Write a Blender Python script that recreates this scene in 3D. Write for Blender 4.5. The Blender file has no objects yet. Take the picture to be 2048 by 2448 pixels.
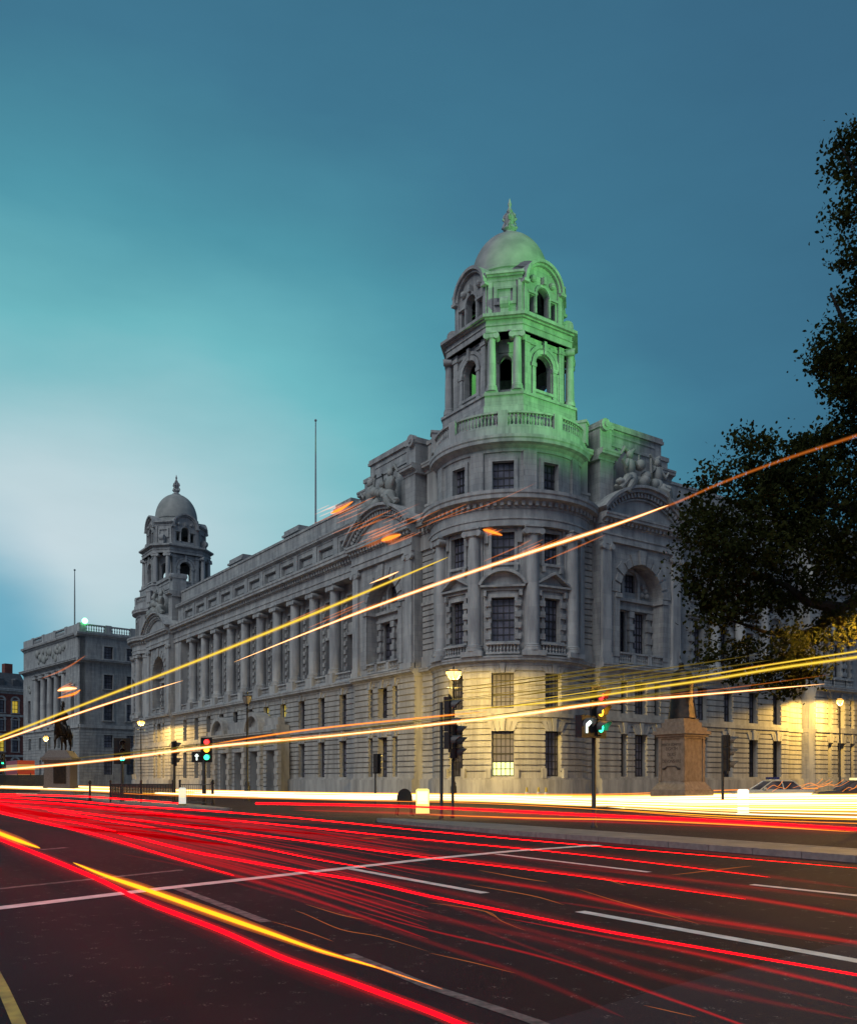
import bpy, bmesh, math, random
from mathutils import Vector, Matrix
R = math.radians
PI = math.pi
S = bpy.context.scene
COL = S.collection
random.seed(7)

# ------------------------------------------------------------------ camera
F, CX, HY, CH = 2119.0, 1024.0, 1866.0, 1.45
cam_d = bpy.data.cameras.new('camera')
cam = bpy.data.objects.new('camera', cam_d); COL.objects.link(cam)
cam_d.sensor_fit = 'HORIZONTAL'; cam_d.sensor_width = 36.0
cam_d.lens = 36.0 * F / 2048.0
cam_d.shift_y = (HY - 1224.0) / 2048.0
cam_d.clip_start = 0.1; cam_d.clip_end = 3000
cam.location = (0, 0, CH); cam.rotation_euler = (R(90), 0, 0)
S.camera = cam

# ------------------------------------------------------------------ world: dusk sky
def srgb(h):
    h = h.lstrip('#'); c = [int(h[i:i+2], 16)/255 for i in (0, 2, 4)]
    return tuple(x/12.92 if x <= .04045 else ((x+.055)/1.055)**2.4 for x in c)

W = bpy.data.worlds.new('World'); S.world = W; W.use_nodes = True
nt = W.node_tree; N = nt.nodes; L = nt.links
for n in list(N): N.remove(n)
def nd(t, **k):
    n = N.new(t)
    for a, b in k.items(): setattr(n, a, b)
    return n
out = nd('ShaderNodeOutputWorld'); bg = nd('ShaderNodeBackground'); L.new(bg.outputs[0], out.inputs[0])
tc = nd('ShaderNodeTexCoord')
GC = Vector((-.44*.85, 1, .265*1.95)).normalized()            # where the afterglow sits
dot = nd('ShaderNodeVectorMath', operation='DOT_PRODUCT'); dot.inputs[1].default_value = GC
sq_ = nd('ShaderNodeVectorMath', operation='MULTIPLY'); sq_.inputs[1].default_value = (.85, 1, 1.95); L.new(tc.outputs['Generated'], sq_.inputs[0])
nm_ = nd('ShaderNodeVectorMath', operation='NORMALIZE'); L.new(sq_.outputs[0], nm_.inputs[0]); L.new(nm_.outputs[0], dot.inputs[0])
ac = nd('ShaderNodeMath', operation='ARCCOSINE'); L.new(dot.outputs['Value'], ac.inputs[0])
dv = nd('ShaderNodeMath', operation='DIVIDE'); dv.inputs[1].default_value = PI; L.new(ac.outputs[0], dv.inputs[0])
mp = nd('ShaderNodeMapping'); mp.inputs['Scale'].default_value = (1.6, 1.6, 4.5); L.new(tc.outputs['Generated'], mp.inputs[0])
nz = nd('ShaderNodeTexNoise'); nz.inputs['Scale'].default_value = 2.2; nz.inputs['Detail'].default_value = 5; nz.inputs['Roughness'].default_value = .5
L.new(mp.outputs[0], nz.inputs['Vector'])
n1 = nd('ShaderNodeMath', operation='MULTIPLY_ADD'); n1.inputs[1].default_value = .04; n1.inputs[2].default_value = -.02
L.new(nz.outputs[0], n1.inputs[0])
ad = nd('ShaderNodeMath', operation='ADD'); L.new(dv.outputs[0], ad.inputs[0]); L.new(n1.outputs[0], ad.inputs[1])
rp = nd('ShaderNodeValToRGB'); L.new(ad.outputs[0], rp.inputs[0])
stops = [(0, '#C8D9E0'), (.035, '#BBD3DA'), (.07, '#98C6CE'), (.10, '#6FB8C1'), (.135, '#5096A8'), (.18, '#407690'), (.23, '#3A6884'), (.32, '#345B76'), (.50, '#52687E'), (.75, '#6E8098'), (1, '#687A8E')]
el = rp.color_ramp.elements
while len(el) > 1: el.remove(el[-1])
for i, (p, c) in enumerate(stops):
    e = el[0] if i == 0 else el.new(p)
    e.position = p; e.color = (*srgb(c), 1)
# low blue cloud bank at the left, near the horizon
dc = nd('ShaderNodeVectorMath', operation='DISTANCE'); dc.inputs[1].default_value = Vector((-.53, 1, .165)).normalized()
L.new(tc.outputs['Generated'], dc.inputs[0])
na = nd('ShaderNodeMath', operation='MULTIPLY_ADD'); na.inputs[1].default_value = .10; L.new(nz.outputs[0], na.inputs[0]); L.new(dc.outputs['Value'], na.inputs[2])
mr = nd('ShaderNodeMapRange'); mr.inputs['From Min'].default_value = .20; mr.inputs['From Max'].default_value = .08; mr.inputs['To Max'].default_value = .85
mr.interpolation_type = 'SMOOTHSTEP'
L.new(na.outputs[0], mr.inputs[0])
mx = nd('ShaderNodeMix', data_type='RGBA'); L.new(mr.outputs[0], mx.inputs['Factor']); L.new(rp.outputs[0], mx.inputs['A']); mx.inputs['B'].default_value = (*srgb('#57A3BE'), 1)
mp2 = nd('ShaderNodeMapping'); mp2.inputs['Scale'].default_value = (1, 1, 3.2); mp2.inputs['Rotation'].default_value = (0, R(14), 0); L.new(tc.outputs['Generated'], mp2.inputs[0])
nz2 = nd('ShaderNodeTexNoise'); nz2.inputs['Scale'].default_value = 5; nz2.inputs['Detail'].default_value = 7; nz2.inputs['Roughness'].default_value = .6; L.new(mp2.outputs[0], nz2.inputs['Vector'])
mr2 = nd('ShaderNodeMapRange'); mr2.inputs['From Min'].default_value = .3; mr2.inputs['From Max'].default_value = .7; mr2.inputs['To Min'].default_value = .97; mr2.inputs['To Max'].default_value = 1.03; L.new(nz2.outputs[0], mr2.inputs[0])
vm = nd('ShaderNodeVectorMath', operation='SCALE'); L.new(mx.outputs['Result'], vm.inputs[0]); L.new(mr2.outputs[0], vm.inputs['Scale'])
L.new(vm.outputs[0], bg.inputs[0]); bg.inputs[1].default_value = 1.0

sun_d = bpy.data.lights.new('dusk_sun', 'SUN'); sun_d.energy = 1.3; sun_d.angle = R(40); sun_d.color = (.93, .96, .95)
sun = bpy.data.objects.new('dusk_sun', sun_d); COL.objects.link(sun)
sun.rotation_euler = Vector((.50, .62, -.72)).to_track_quat('-Z', 'Y').to_euler()

# green floodlight that washes the corner tower (the fitting stands outside the frame)
fl_d = bpy.data.lights.new('green_floodlight', 'SPOT'); fl_d.energy = 180000; fl_d.color = (.26, 1, .24)
fl_d.spot_size = R(24); fl_d.spot_blend = .75; fl_d.shadow_soft_size = .4
fl = bpy.data.objects.new('green_floodlight', fl_d); COL.objects.link(fl)
FLP = Vector((50, 18, 21)); fl.location = FLP
fl.rotation_euler = (Vector((8.0, 71, 39.0)) - FLP).to_track_quat('-Z', 'Y').to_euler()

S.view_settings.view_transform = 'Standard'; S.view_settings.look = 'None'
S.view_settings.exposure = 0; S.view_settings.gamma = 1
S.cycles.use_denoising = True
S.cycles.max_bounces = 6; S.cycles.transparent_max_bounces = 24
S.cycles.sample_clamp_indirect = 3

# ------------------------------------------------------------------ materials
def mat(name, col, rough=.7, metal=0, emit=None, es=0, spec=None):
    m = bpy.data.materials.new(name); m.use_nodes = True
    b = m.node_tree.nodes['Principled BSDF']
    b.inputs['Base Color'].default_value = (*col, 1); b.inputs['Roughness'].default_value = rough; b.inputs['Metallic'].default_value = metal
    if spec is not None: b.inputs['Specular IOR Level'].default_value = spec
    if emit: b.inputs['Emission Color'].default_value = (*emit, 1); b.inputs['Emission Strength'].default_value = es
    return m

def noisy(name, c1, c2, scale=3, rough=.75, bump=.15, bscale=20, metal=0, stretch=None, spots=None):
    m = mat(name, c1, rough, metal); t = m.node_tree; b = t.nodes['Principled BSDF']
    g = t.nodes.new('ShaderNodeTexCoord'); v = g.outputs['Object']
    if stretch:
        mpn = t.nodes.new('ShaderNodeMapping'); mpn.inputs['Scale'].default_value = stretch; t.links.new(v, mpn.inputs[0]); v = mpn.outputs[0]
    a = t.nodes.new('ShaderNodeTexNoise'); a.inputs['Scale'].default_value = scale; a.inputs['Detail'].default_value = 6
    t.links.new(v, a.inputs['Vector'])
    r = t.nodes.new('ShaderNodeValToRGB'); r.color_ramp.elements[0].position = .35; r.color_ramp.elements[1].position = .68
    r.color_ramp.elements[0].color = (*c2, 1); r.color_ramp.elements[1].color = (*c1, 1)
    t.links.new(a.outputs[0], r.inputs[0]); t.links.new(r.outputs[0], b.inputs['Base Color'])
    if bump:
        c = t.nodes.new('ShaderNodeTexNoise'); c.inputs['Scale'].default_value = bscale; c.inputs['Detail'].default_value = 4; t.links.new(g.outputs['Object'], c.inputs['Vector'])
        k = t.nodes.new('ShaderNodeBump'); k.inputs['Strength'].default_value = bump; k.inputs['Distance'].default_value = .02
        t.links.new(c.outputs[0], k.inputs['Height']); t.links.new(k.outputs[0], b.inputs['Normal'])
    return m

def stone(name, c1, c2, bw=1.1, bh=.42, joint=.35):
    """ashlar: blotchy weathered stone with fine joints"""
    m = mat(name, c1, .8); t = m.node_tree; b = t.nodes['Principled BSDF']; Nn = t.nodes.new; Lk = t.links.new
    g = Nn('ShaderNodeTexCoord'); sp = Nn('ShaderNodeSeparateXYZ'); Lk(g.outputs['Object'], sp.inputs[0])
    s = Nn('ShaderNodeMath'); s.operation = 'ADD'; Lk(sp.outputs[0], s.inputs[0]); Lk(sp.outputs[1], s.inputs[1])
    c = Nn('ShaderNodeCombineXYZ'); Lk(s.outputs[0], c.inputs[0]); Lk(sp.outputs[2], c.inputs[1])
    br = Nn('ShaderNodeTexBrick'); br.inputs['Scale'].default_value = 1; br.inputs['Brick Width'].default_value = bw; br.inputs['Row Height'].default_value = bh
    br.inputs['Mortar Size'].default_value = .012; br.inputs['Mortar Smooth'].default_value = .2
    br.inputs['Color1'].default_value = (1, 1, 1, 1); br.inputs['Color2'].default_value = (.80, .80, .82, 1); br.inputs['Mortar'].default_value = (1-joint,)*3 + (1,)
    Lk(c.outputs[0], br.inputs['Vector'])
    mpn = Nn('ShaderNodeMapping'); mpn.inputs['Scale'].default_value = (1, 1, .16); Lk(g.outputs['Object'], mpn.inputs[0])
    a = Nn('ShaderNodeTexNoise'); a.inputs['Scale'].default_value = 1.7; a.inputs['Detail'].default_value = 8; a.inputs['Roughness'].default_value = .65; Lk(mpn.outputs[0], a.inputs['Vector'])
    r = Nn('ShaderNodeValToRGB'); r.color_ramp.elements[0].position = .38; r.color_ramp.elements[1].position = .60
    r.color_ramp.elements[0].color = (*c2, 1); r.color_ramp.elements[1].color = (*c1, 1); Lk(a.outputs[0], r.inputs[0])
    mu = Nn('ShaderNodeMix'); mu.data_type = 'RGBA'; mu.blend_type = 'MULTIPLY'; mu.inputs['Factor'].default_value = 1
    Lk(r.outputs[0], mu.inputs['A']); Lk(br.outputs[0], mu.inputs['B']); Lk(mu.outputs['Result'], b.inputs['Base Color'])
    c2n = Nn('ShaderNodeTexNoise'); c2n.inputs['Scale'].default_value = 9; c2n.inputs['Detail'].default_value = 5; Lk(g.outputs['Object'], c2n.inputs['Vector'])
    k = Nn('ShaderNodeBump'); k.inputs['Strength'].default_value = .25; k.inputs['Distance'].default_value = .03
    Lk(c2n.outputs[0], k.inputs['Height']); Lk(k.outputs[0], b.inputs['Normal'])
    return m

def glow(name, col, st, add=False):
    m = bpy.data.materials.new(name); m.use_nodes = True; t = m.node_tree
    for n in list(t.nodes): t.nodes.remove(n)
    o = t.nodes.new('ShaderNodeOutputMaterial'); e = t.nodes.new('ShaderNodeEmission')
    e.inputs[0].default_value = (*col, 1); e.inputs[1].default_value = st
    if add:
        tr = t.nodes.new('ShaderNodeBsdfTransparent'); a = t.nodes.new('ShaderNodeAddShader')
        t.links.new(e.outputs[0], a.inputs[0]); t.links.new(tr.outputs[0], a.inputs[1]); t.links.new(a.outputs[0], o.inputs[0])
        m.cycles.emission_sampling = 'NONE'
    else:
        t.links.new(e.outputs[0], o.inputs[0])
    return m

M_ = dict(
    stone=stone('portland_stone', (.45, .45, .44), (.28, .28, .285)),
    trim=stone('trim_stone', (.49, .49, .48), (.31, .31, .315), 1.6, .9, .12),
    rust=stone('rusticated_stone', (.44, .43, .41), (.28, .273, .265), 1.3, 50, .2),
    dome=noisy('dome_stone', (.38, .38, .36), (.25, .26, .25), .9, .7, .1, 8),
    roof=noisy('slate', (.10, .105, .12), (.06, .065, .075), 2, .6),
    glass=mat('window_glass', (.008, .009, .014), .08, 0, spec=.45),
    sash=mat('dark_sash', (.012, .011, .013), .6),
    brick=None, iron=noisy('black_iron', (.02, .02, .022), (.012, .012, .014), 6, .45, .05),
    signal=noisy('signal_black', (.016, .015, .016), (.010, .010, .011), 8, .55, .03),
    bronze=noisy('dark_bronze', (.05, .032, .022), (.02, .016, .014), 4, .42, .2, 8, .6),
    granite=noisy('granite', (.20, .165, .15), (.13, .105, .10), 12, .65, .08),
    kerb=noisy('kerb_granite', (.22, .21, .20), (.15, .14, .14), 8, .75, .1),
    paint=noisy('road_paint', (.80, .78, .74), (.55, .53, .50), 5, .7, .1, 40),
    worn=noisy('worn_paint', (.22, .21, .20), (.05, .05, .05), 9, .8, .1, 40),
    ypaint=noisy('yellow_paint', (.55, .42, .08), (.30, .22, .05), 6, .7, .1),
)

def window_glass():
    m = M_['glass']; t = m.node_tree; b = t.nodes['Principled BSDF']; Nn = t.nodes.new; Lk = t.links.new
    oi = Nn('ShaderNodeObjectInfo'); g = Nn('ShaderNodeTexCoord')
    ad = Nn('ShaderNodeVectorMath'); ad.operation = 'ADD'; Lk(g.outputs['Object'], ad.inputs[0]); Lk(oi.outputs['Location'], ad.inputs[1])
    w = Nn('ShaderNodeTexNoise'); w.inputs['Scale'].default_value = 1.1; w.inputs['Detail'].default_value = 2; Lk(ad.outputs[0], w.inputs['Vector'])
    mm = Nn('ShaderNodeMath'); mm.operation = 'MULTIPLY_ADD'; mm.inputs[1].default_value = .55; Lk(oi.outputs['Random'], mm.inputs[0]); Lk(w.outputs[0], mm.inputs[2])
    r = Nn('ShaderNodeValToRGB'); r.color_ramp.elements[0].position = .45; r.color_ramp.elements[0].color = (.03, .029, .042, 1); r.color_ramp.elements[1].position = 1.0; r.color_ramp.elements[1].color = (.17, .165, .21, 1)
    Lk(mm.outputs[0], r.inputs[0]); Lk(r.outputs[0], b.inputs['Base Color'])
    k = Nn('ShaderNodeBump'); k.inputs['Strength'].default_value = .08; k.inputs['Distance'].default_value = .05; Lk(w.outputs[0], k.inputs['Height']); Lk(k.outputs[0], b.inputs['Normal'])
window_glass()

# ------------------------------------------------------------------ mesh builder
class MB:
    def __init__(s): s.v = []; s.f = []
    def add(s, vs, fs):
        o = len(s.v); s.v += [tuple(p) for p in vs]; s.f += [tuple(i+o for i in f) for f in fs]
    def hexa(s, p): s.add(p, [(0,3,2,1), (4,5,6,7), (0,1,5,4), (1,2,6,5), (2,3,7,6), (3,0,4,7)])
    def box(s, M, u0, u1, o0, o1, z0, z1, n=1):
        s.sweep(M, [(o0, z0), (o1, z0), (o1, z1), (o0, z1)], [u0+(u1-u0)*i/n for i in range(n+1)])
    def sweep(s, M, prof, us):
        k = len(prof); vs = [M(u, o, z) for u in us for (o, z) in prof]; fs = []
        for i in range(len(us)-1):
            for j in range(k):
                a = i*k+j; b = i*k+(j+1) % k
                fs.append((a, b, b+k, a+k))
        fs.append(tuple(range(k))[::-1]); fs.append(tuple((len(us)-1)*k+j for j in range(k)))
        s.add(vs, fs)
    def lathe(s, c, prof, n=16, cap=True, rot=0, sq=None):
        k = len(prof); vs = []; fs = []
        for i in range(n):
            a = 2*PI*i/n+rot
            for (r, z) in prof: vs.append((c[0]+r*math.cos(a), c[1]+r*math.sin(a), c[2]+z))
        for i in range(n):
            b = (i+1) % n
            for j in range(k-1): fs.append((i*k+j, b*k+j, b*k+j+1, i*k+j+1))
        if cap:
            fs.append(tuple(i*k for i in range(n))[::-1]); fs.append(tuple(i*k+k-1 for i in range(n)))
        s.add(vs, fs)
    def tube(s, pts, r, n=8, cap=True):
        pts = [Vector(p) for p in pts]; rs = r if isinstance(r, (list, tuple)) else [r]*len(pts)
        k = len(pts); vs = []; fs = []
        for i, p in enumerate(pts):
            d = (pts[min(i+1, k-1)]-pts[max(i-1, 0)]).normalized()
            up = Vector((0, 0, 1)) if abs(d.z) < .95 else Vector((0, 1, 0))
            x = d.cross(up).normalized(); y = d.cross(x)
            for j in range(n):
                a = 2*PI*j/n; vs.append(p+(x*math.cos(a)+y*math.sin(a))*rs[i])
        for i in range(k-1):
            for j in range(n): fs.append((i*n+j, i*n+(j+1) % n, (i+1)*n+(j+1) % n, (i+1)*n+j))
        if cap: fs.append(tuple(range(n))); fs.append(tuple((k-1)*n+j for j in range(n))[::-1])
        s.add(vs, fs)
    def sphere(s, c, r, n=12, m=8, sc=(1, 1, 1)):
        vs = []; fs = []
        for i in range(m+1):
            t = PI*i/m
            for j in range(n):
                a = 2*PI*j/n; vs.append((c[0]+r*sc[0]*math.sin(t)*math.cos(a), c[1]+r*sc[1]*math.sin(t)*math.sin(a), c[2]+r*sc[2]*math.cos(t)))
        for i in range(m):
            for j in range(n): fs.append((i*n+j, (i+1)*n+j, (i+1)*n+(j+1) % n, i*n+(j+1) % n))
        s.add(vs, fs)
    def prism(s, poly, z0, z1):
        k = len(poly); s.add([(x, y, z0) for x, y in poly]+[(x, y, z1) for x, y in poly],
              [tuple(range(k))[::-1], tuple(range(k, 2*k))]+[(i, (i+1) % k, k+(i+1) % k, k+i) for i in range(k)])
    def build(s, name, m, parent=None, smooth=False, recalc=True):
        me = bpy.data.meshes.new(name); me.from_pydata(s.v, [], s.f)
        if recalc:
            bm = bmesh.new(); bm.from_mesh(me); bmesh.ops.recalc_face_normals(bm, faces=bm.faces)
            if smooth:
                bmesh.ops.remove_doubles(bm, verts=bm.verts, dist=1e-5)
            bm.to_mesh(me); bm.free()
        if smooth:
            me.polygons.foreach_set('use_smooth', [True]*len(me.polygons))
            try: me.set_sharp_from_angle(angle=R(40))
            except Exception: pass
        me.materials.append(m)
        o = bpy.data.objects.new(name, me); COL.objects.link(o)
        if parent: o.parent = parent
        return o

def tag(o, label=None, cat=None, group=None, kind=None):
    for k, v in (('label', label), ('category', cat), ('group', group), ('kind', kind)):
        if v: o[k] = v
    return o
def empty(name, loc, rz=0, label=None, cat=None, group=None):
    o = bpy.data.objects.new(name, None); COL.objects.link(o); o.empty_display_size = .3
    o.location = loc; o.rotation_euler = (0, 0, rz)
    return tag(o, label, cat, group)
def kids(o): return [c for c in COL.objects if c.parent == o]
def copy_tree(o, parent=None):
    c = o.copy(); COL.objects.link(c)
    if parent: c.parent = parent
    for ch in kids(o): copy_tree(ch, c)
    return c
def I(u, o, z): return (u, o, z)               # plain frame: x, y, z

def P(px, py, h=0.0):
    """point of the level plane z = h seen at photo pixel (px, py)"""
    d = (h-CH)*F/(HY-py); return Vector(((px-CX)/F*d, d, h))
def at(px, d, z=0.0): return Vector(((px-CX)/F*d, d, z))

# ------------------------------------------------------------------ architecture helpers (facade frame: u along, o outward, z up)
def wall(mb, M, u0, u1, oi, oo, z0, z1, ops=(), seg=None):
    """solid wall with rectangular openings (a0,a1,b0,b1)"""
    def bx(a, b, c, d):
        if b-a > 1e-4 and d-c > 1e-4: mb.box(M, a, b, oi, oo, c, d, max(1, int((b-a)/seg)) if seg else 1)
    ops = sorted([q for q in ops if q[1] > u0 and q[0] < u1 and q[3] > z0+1e-4 and q[2] < z1-1e-4])
    cuts = []
    for q in ops:                                # group openings that share a column
        if cuts and q[0] < cuts[-1][1]-1e-4: cuts[-1][2].append(q); cuts[-1][1] = max(cuts[-1][1], q[1])
        else: cuts.append([q[0], q[1], [q]])
    a = u0
    for c0, c1, qs in cuts:
        bx(a, max(c0, u0), z0, z1)
        z = z0
        for q in sorted(qs, key=lambda q: q[2]):
            bx(c0, c1, z, max(q[2], z)); z = max(z, min(q[3], z1))
        bx(c0, c1, z, z1)
        a = c1
    bx(a, u1, z0, z1)

def rustic(mb, M, u0, u1, o, z0, z1, ops=(), course=.48, gap=.10, dep=.13, seg=None, thick=.75):
    wall(mb, M, u0, u1, o-thick, o-dep, z0, z1, ops, seg)
    n = max(1, round((z1-z0)/course)); c = (z1-z0)/n
    for i in range(n):
        wall(mb, M, u0+.004, u1-.004, o-dep-.01, o, z0+i*c+(gap if i else .003), z0+(i+1)*c-.002, ops, seg)

def cornice(mb, M, u0, u1, o, z0, z1, proj, n=1, back=.5):
    h = z1-z0
    prof = [(o-back, z0), (o+.06, z0), (o+.06, z0+h*.22), (o+proj*.45, z0+h*.42), (o+proj*.9, z0+h*.5), (o+proj*.9, z0+h*.72), (o+proj, z0+h*.8), (o+proj, z1), (o-back, z1+.02)]
    mb.sweep(M, prof, [u0+(u1-u0)*i/n for i in range(n+1)])
def dentils(mb, M, u0, u1, o, z0, z1, w=.22, gap=.22, d=.2):
    n = max(1, int((u1-u0)/(w+gap))); st = (u1-u0)/n
    for i in range(n):
        u = u0+(i+.5)*st; mb.box(M, u-w/2, u+w/2, o-.02, o+d, z0, z1)
def arc(uc, zc, r, a0, a1, n): return [(uc+r*math.cos(a0+(a1-a0)*i/n), zc+r*math.sin(a0+(a1-a0)*i/n)) for i in range(n+1)]
def ring(mb, M, uc, zc, r0, r1, o0, o1, a0, a1, n=16, gap=0.0):
    """curved band between radii r0 and r1, from o0 to o1; gap > 0 leaves joints between voussoirs"""
    st = (a1-a0)/n
    for i in range(n):
        A = a0+i*st+gap; B = a0+(i+1)*st-gap; q = []
        for o in (o0, o1):
            for (r, a) in ((r0, A), (r0, B), (r1, B), (r1, A)): q.append(M(uc+r*math.cos(a), o, zc+r*math.sin(a)))
        mb.hexa(q)
def arch_fill(mb, M, uc, hw, zs, r, zt, oi, oo, n=14):
    """wall from the arch curve up to zt over u in uc-hw..uc+hw (r <= hw)"""
    if hw-r > 1e-3:
        mb.box(M, uc-hw, uc-r, oi, oo, zs, zt); mb.box(M, uc+r, uc+hw, oi, oo, zs, zt)
    pts = arc(uc, zs, r, PI, 0, n)
    for (ua, za), (ub, zb) in zip(pts, pts[1:]):
        mb.hexa([M(ua, oi, za), M(ub, oi, zb), M(ub, oi, zt), M(ua, oi, zt), M(ua, oo, za), M(ub, oo, zb), M(ub, oo, zt), M(ua, oo, zt)])
def baluster(mb, p, h, r=.085, n=6):
    mb.lathe(p, [(r*.8, 0), (r*.8, h*.1), (r*.45, h*.16), (r, h*.38), (r*.85, h*.5), (r*.4, h*.72), (r*.4, h*.82), (r*.8, h*.9), (r*.8, h)], n)
def balustrade(mb, M, u0, u1, o, z0, z1, step=.26, dep=.26, seg=1, rail=.14, r=.085):
    mb.box(M, u0, u1, o-dep/2, o+dep/2, z0, z0+rail, seg); mb.box(M, u0, u1, o-dep/2-.03, o+dep/2+.03, z1-rail, z1, seg)
    n = max(1, int((u1-u0)/step))
    for i in range(n): baluster(mb, M(u0+(i+.5)*(u1-u0)/n, o, z0+rail), z1-z0-2*rail, r)
def pediment(mb, M, uc, hw, o, z0, h, kind, d=.35):
    mb.box(M, uc-hw, uc+hw, o-.1, o+d, z0, z0+.16); mb.box(M, uc-hw+.12, uc+hw-.12, o-.1, o+d*.5, z0-.22, z0)
    if kind == 'tri':
        ang = math.atan2(h, hw)
        for sgn in (-1, 1):
            pa, pb = (uc+sgn*hw, z0+.16), (uc, z0+h)
            mb.hexa([M(pa[0], o-.1, pa[1]), M(pb[0], o-.1, pb[1]), M(pb[0], o-.1, pb[1]+.2), M(pa[0], o-.1, pa[1]+.16),
                     M(pa[0], o+d, pa[1]), M(pb[0], o+d, pb[1]), M(pb[0], o+d, pb[1]+.2), M(pa[0], o+d, pa[1]+.16)])
        mb.add([M(uc-hw*.9, o+.08, z0+.14), M(uc+hw*.9, o+.08, z0+.14), M(uc, o+.08, z0+h)], [(0, 1, 2)])
    else:
        rr = (hw*hw+h*h)/(2*h); a = math.asin(min(1, hw/rr)); zc = z0+.16+h-rr
        ring(mb, M, uc, zc, rr-.02, rr+.2, o-.1, o+d, PI/2-a, PI/2+a, 12)
        pts = arc(uc, zc, rr-.03, PI/2-a, PI/2+a, 12)
        mb.add([M(u, o+.08, z) for u, z in pts], [tuple(range(len(pts)))])
def surround(mb, M, uc, w, z0, z1, o, blocks=False, fw=.26, d=.16):
    """architrave round a window; blocks adds projecting blocks up the jambs"""
    for sgn in (-1, 1):
        a = uc+sgn*w/2; b = a+sgn*fw
        mb.box(M, min(a, b), max(a, b), o-.02, o+d, z0, z1+fw)
        if blocks:
            k = int((z1-z0)/.8)
            for i in range(k):
                z = z0+.15+i*(z1-z0)/k; c = a+sgn*(fw+.22)
                mb.box(M, min(a, c)+.005, max(a, c), o-.02, o+d+.13, z, z+.42)
    mb.box(M, uc-w/2, uc+w/2, o-.02, o+d, z1, z1+fw); mb.box(M, uc-w/2-fw-.1, uc+w/2+fw+.1, o-.02, o+d+.12, z0-.2, z0-.002)
def keystones(mb, M, uc, w, z1, o, h=.75, n=5):
    """flat arch of splayed voussoirs above an opening"""
    tw = w+.7
    for i in range(n):
        a0, a1 = -w/2+w*i/n+.025, -w/2+w*(i+1)/n-.025; b0, b1 = -tw/2+tw*i/n+.025, -tw/2+tw*(i+1)/n-.025
        hh = h+(.22 if i == n//2 else 0); d = .06+(.08 if i == n//2 else 0)
        q = []
        for oo in (o-.02, o+d): q += [M(uc+a0, oo, z1+.002), M(uc+a1, oo, z1+.002), M(uc+b1, oo, z1+hh), M(uc+b0, oo, z1+hh)]
        mb.hexa(q)
def column(mb, c, r, h, ang, n=18, cap=.62):
    """shaft with a base and a scrolled capital; ang = the way its front faces"""
    sh = h-cap
    mb.lathe(c, [(r*1.32, 0), (r*1.32, .18), (r*1.25, .2), (r*1.3, .3), (r*1.12, .36), (r*1.18, .44), (r*1.02, .5), (r, .56), (r*1.0, sh*.4), (r*.86, sh-.08), (r*.95, sh-.05), (r*.95, sh), (r*.9, sh+.03)], n)
    f = Vector((math.cos(ang), math.sin(ang), 0)); t = Vector((-f.y, f.x, 0)); C0 = Vector(c)
    def bx(u0, u1, o0, o1, z0, z1):
        q = []
        for z in (z0, z1):
            for u, o in ((u0, o0), (u1, o0), (u1, o1), (u0, o1)): q.append(C0+t*u+f*o+Vector((0, 0, z)))
        mb.hexa(q)
    bx(-r*1.25, r*1.25, -r*1.25, r*1.25, h-.14, h)
    bx(-r*1.0, r*1.0, -r*1.0, r*1.05, sh+.02, h-.142)
    for sgn in (-1, 1):
        p = C0+t*(sgn*r*1.12)+Vector((0, 0, sh+.18))
        mb.tube([p-f*(r*.95), p+f*(r*1.12)], .24, 10)

_win = {}
def window(w, h, nx, nz, parent, pos, rz, m_glass=None, arch=False, bar=.06, name='window'):
    """sash frame + bars (the part) and one pane (its sub-part); pos = middle of the sill, front faces -y before rz"""
    key = (round(w, 2), round(h, 2), nx, nz, arch, bar)
    if key not in _win:
        a = MB(); fr = .09
        a.box(I, -w/2, -w/2+fr, -.04, .06, 0, h); a.box(I, w/2-fr, w/2, -.04, .06, 0, h); a.box(I, -w/2+fr, w/2-fr, -.04, .06, 0, fr); a.box(I, -w/2+fr, w/2-fr, -.04, .06, h-fr, h)
        for i in range(1, nx): x = -w/2+w*i/nx; a.box(I, x-bar/2, x+bar/2, -.03, .03, fr, h-fr)
        for j in range(1, nz):
            z = h*j/nz; b2 = bar*(1.9 if j == nz//2 else 1)
            a.box(I, -w/2+fr, w/2-fr, -.034, .026, z-b2/2, z+b2/2)
        g = MB(); g.add([(-w/2+.01, .01, .01), (w/2-.01, .01, .01), (w/2-.01, .01, h-.01), (-w/2+.01, .01, h-.01)], [(0, 1, 2, 3)])
        o = a.build(name, M_['sash']); p = g.build('pane', M_['glass'], o); _win[key] = (o.data, p.data)
    else:
        o = bpy.data.objects.new(name, _win[key][0]); COL.objects.link(o)
        p = bpy.data.objects.new('pane', _win[key][1]); COL.objects.link(p); p.parent = o
    if m_glass:
        p.data = p.data.copy(); p.data.materials[0] = m_glass
    o.parent = parent; o.location = pos; o.rotation_euler = (0, 0, rz)
    return o

# ------------------------------------------------------------------ the big corner building
BA = R(35.0); BC = at(1218, 72.5)
bld = empty('corner_building', BC, BA, 'huge ornate grey stone corner block with round corner bays, long colonnade and two domed towers', 'building')
def Lm(u, o, z): return (-o, u, z)
def Rm(u, o, z): return (u, -o, z)
R0 = 6.3
def Cm(u, o, z):
    a = R(225)+u/R0; return (o*math.cos(a), o*math.sin(a), z)
RZL, RZR = R(-90), 0.0
m_lit_blind = mat('lit_blind', (.8, .85, .6), .8, emit=(.72, 1, .45), es=.75)
m_lit_warm = mat('lit_room', (.8, .7, .2), .8, emit=(.9, .62, .04), es=.42)

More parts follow.
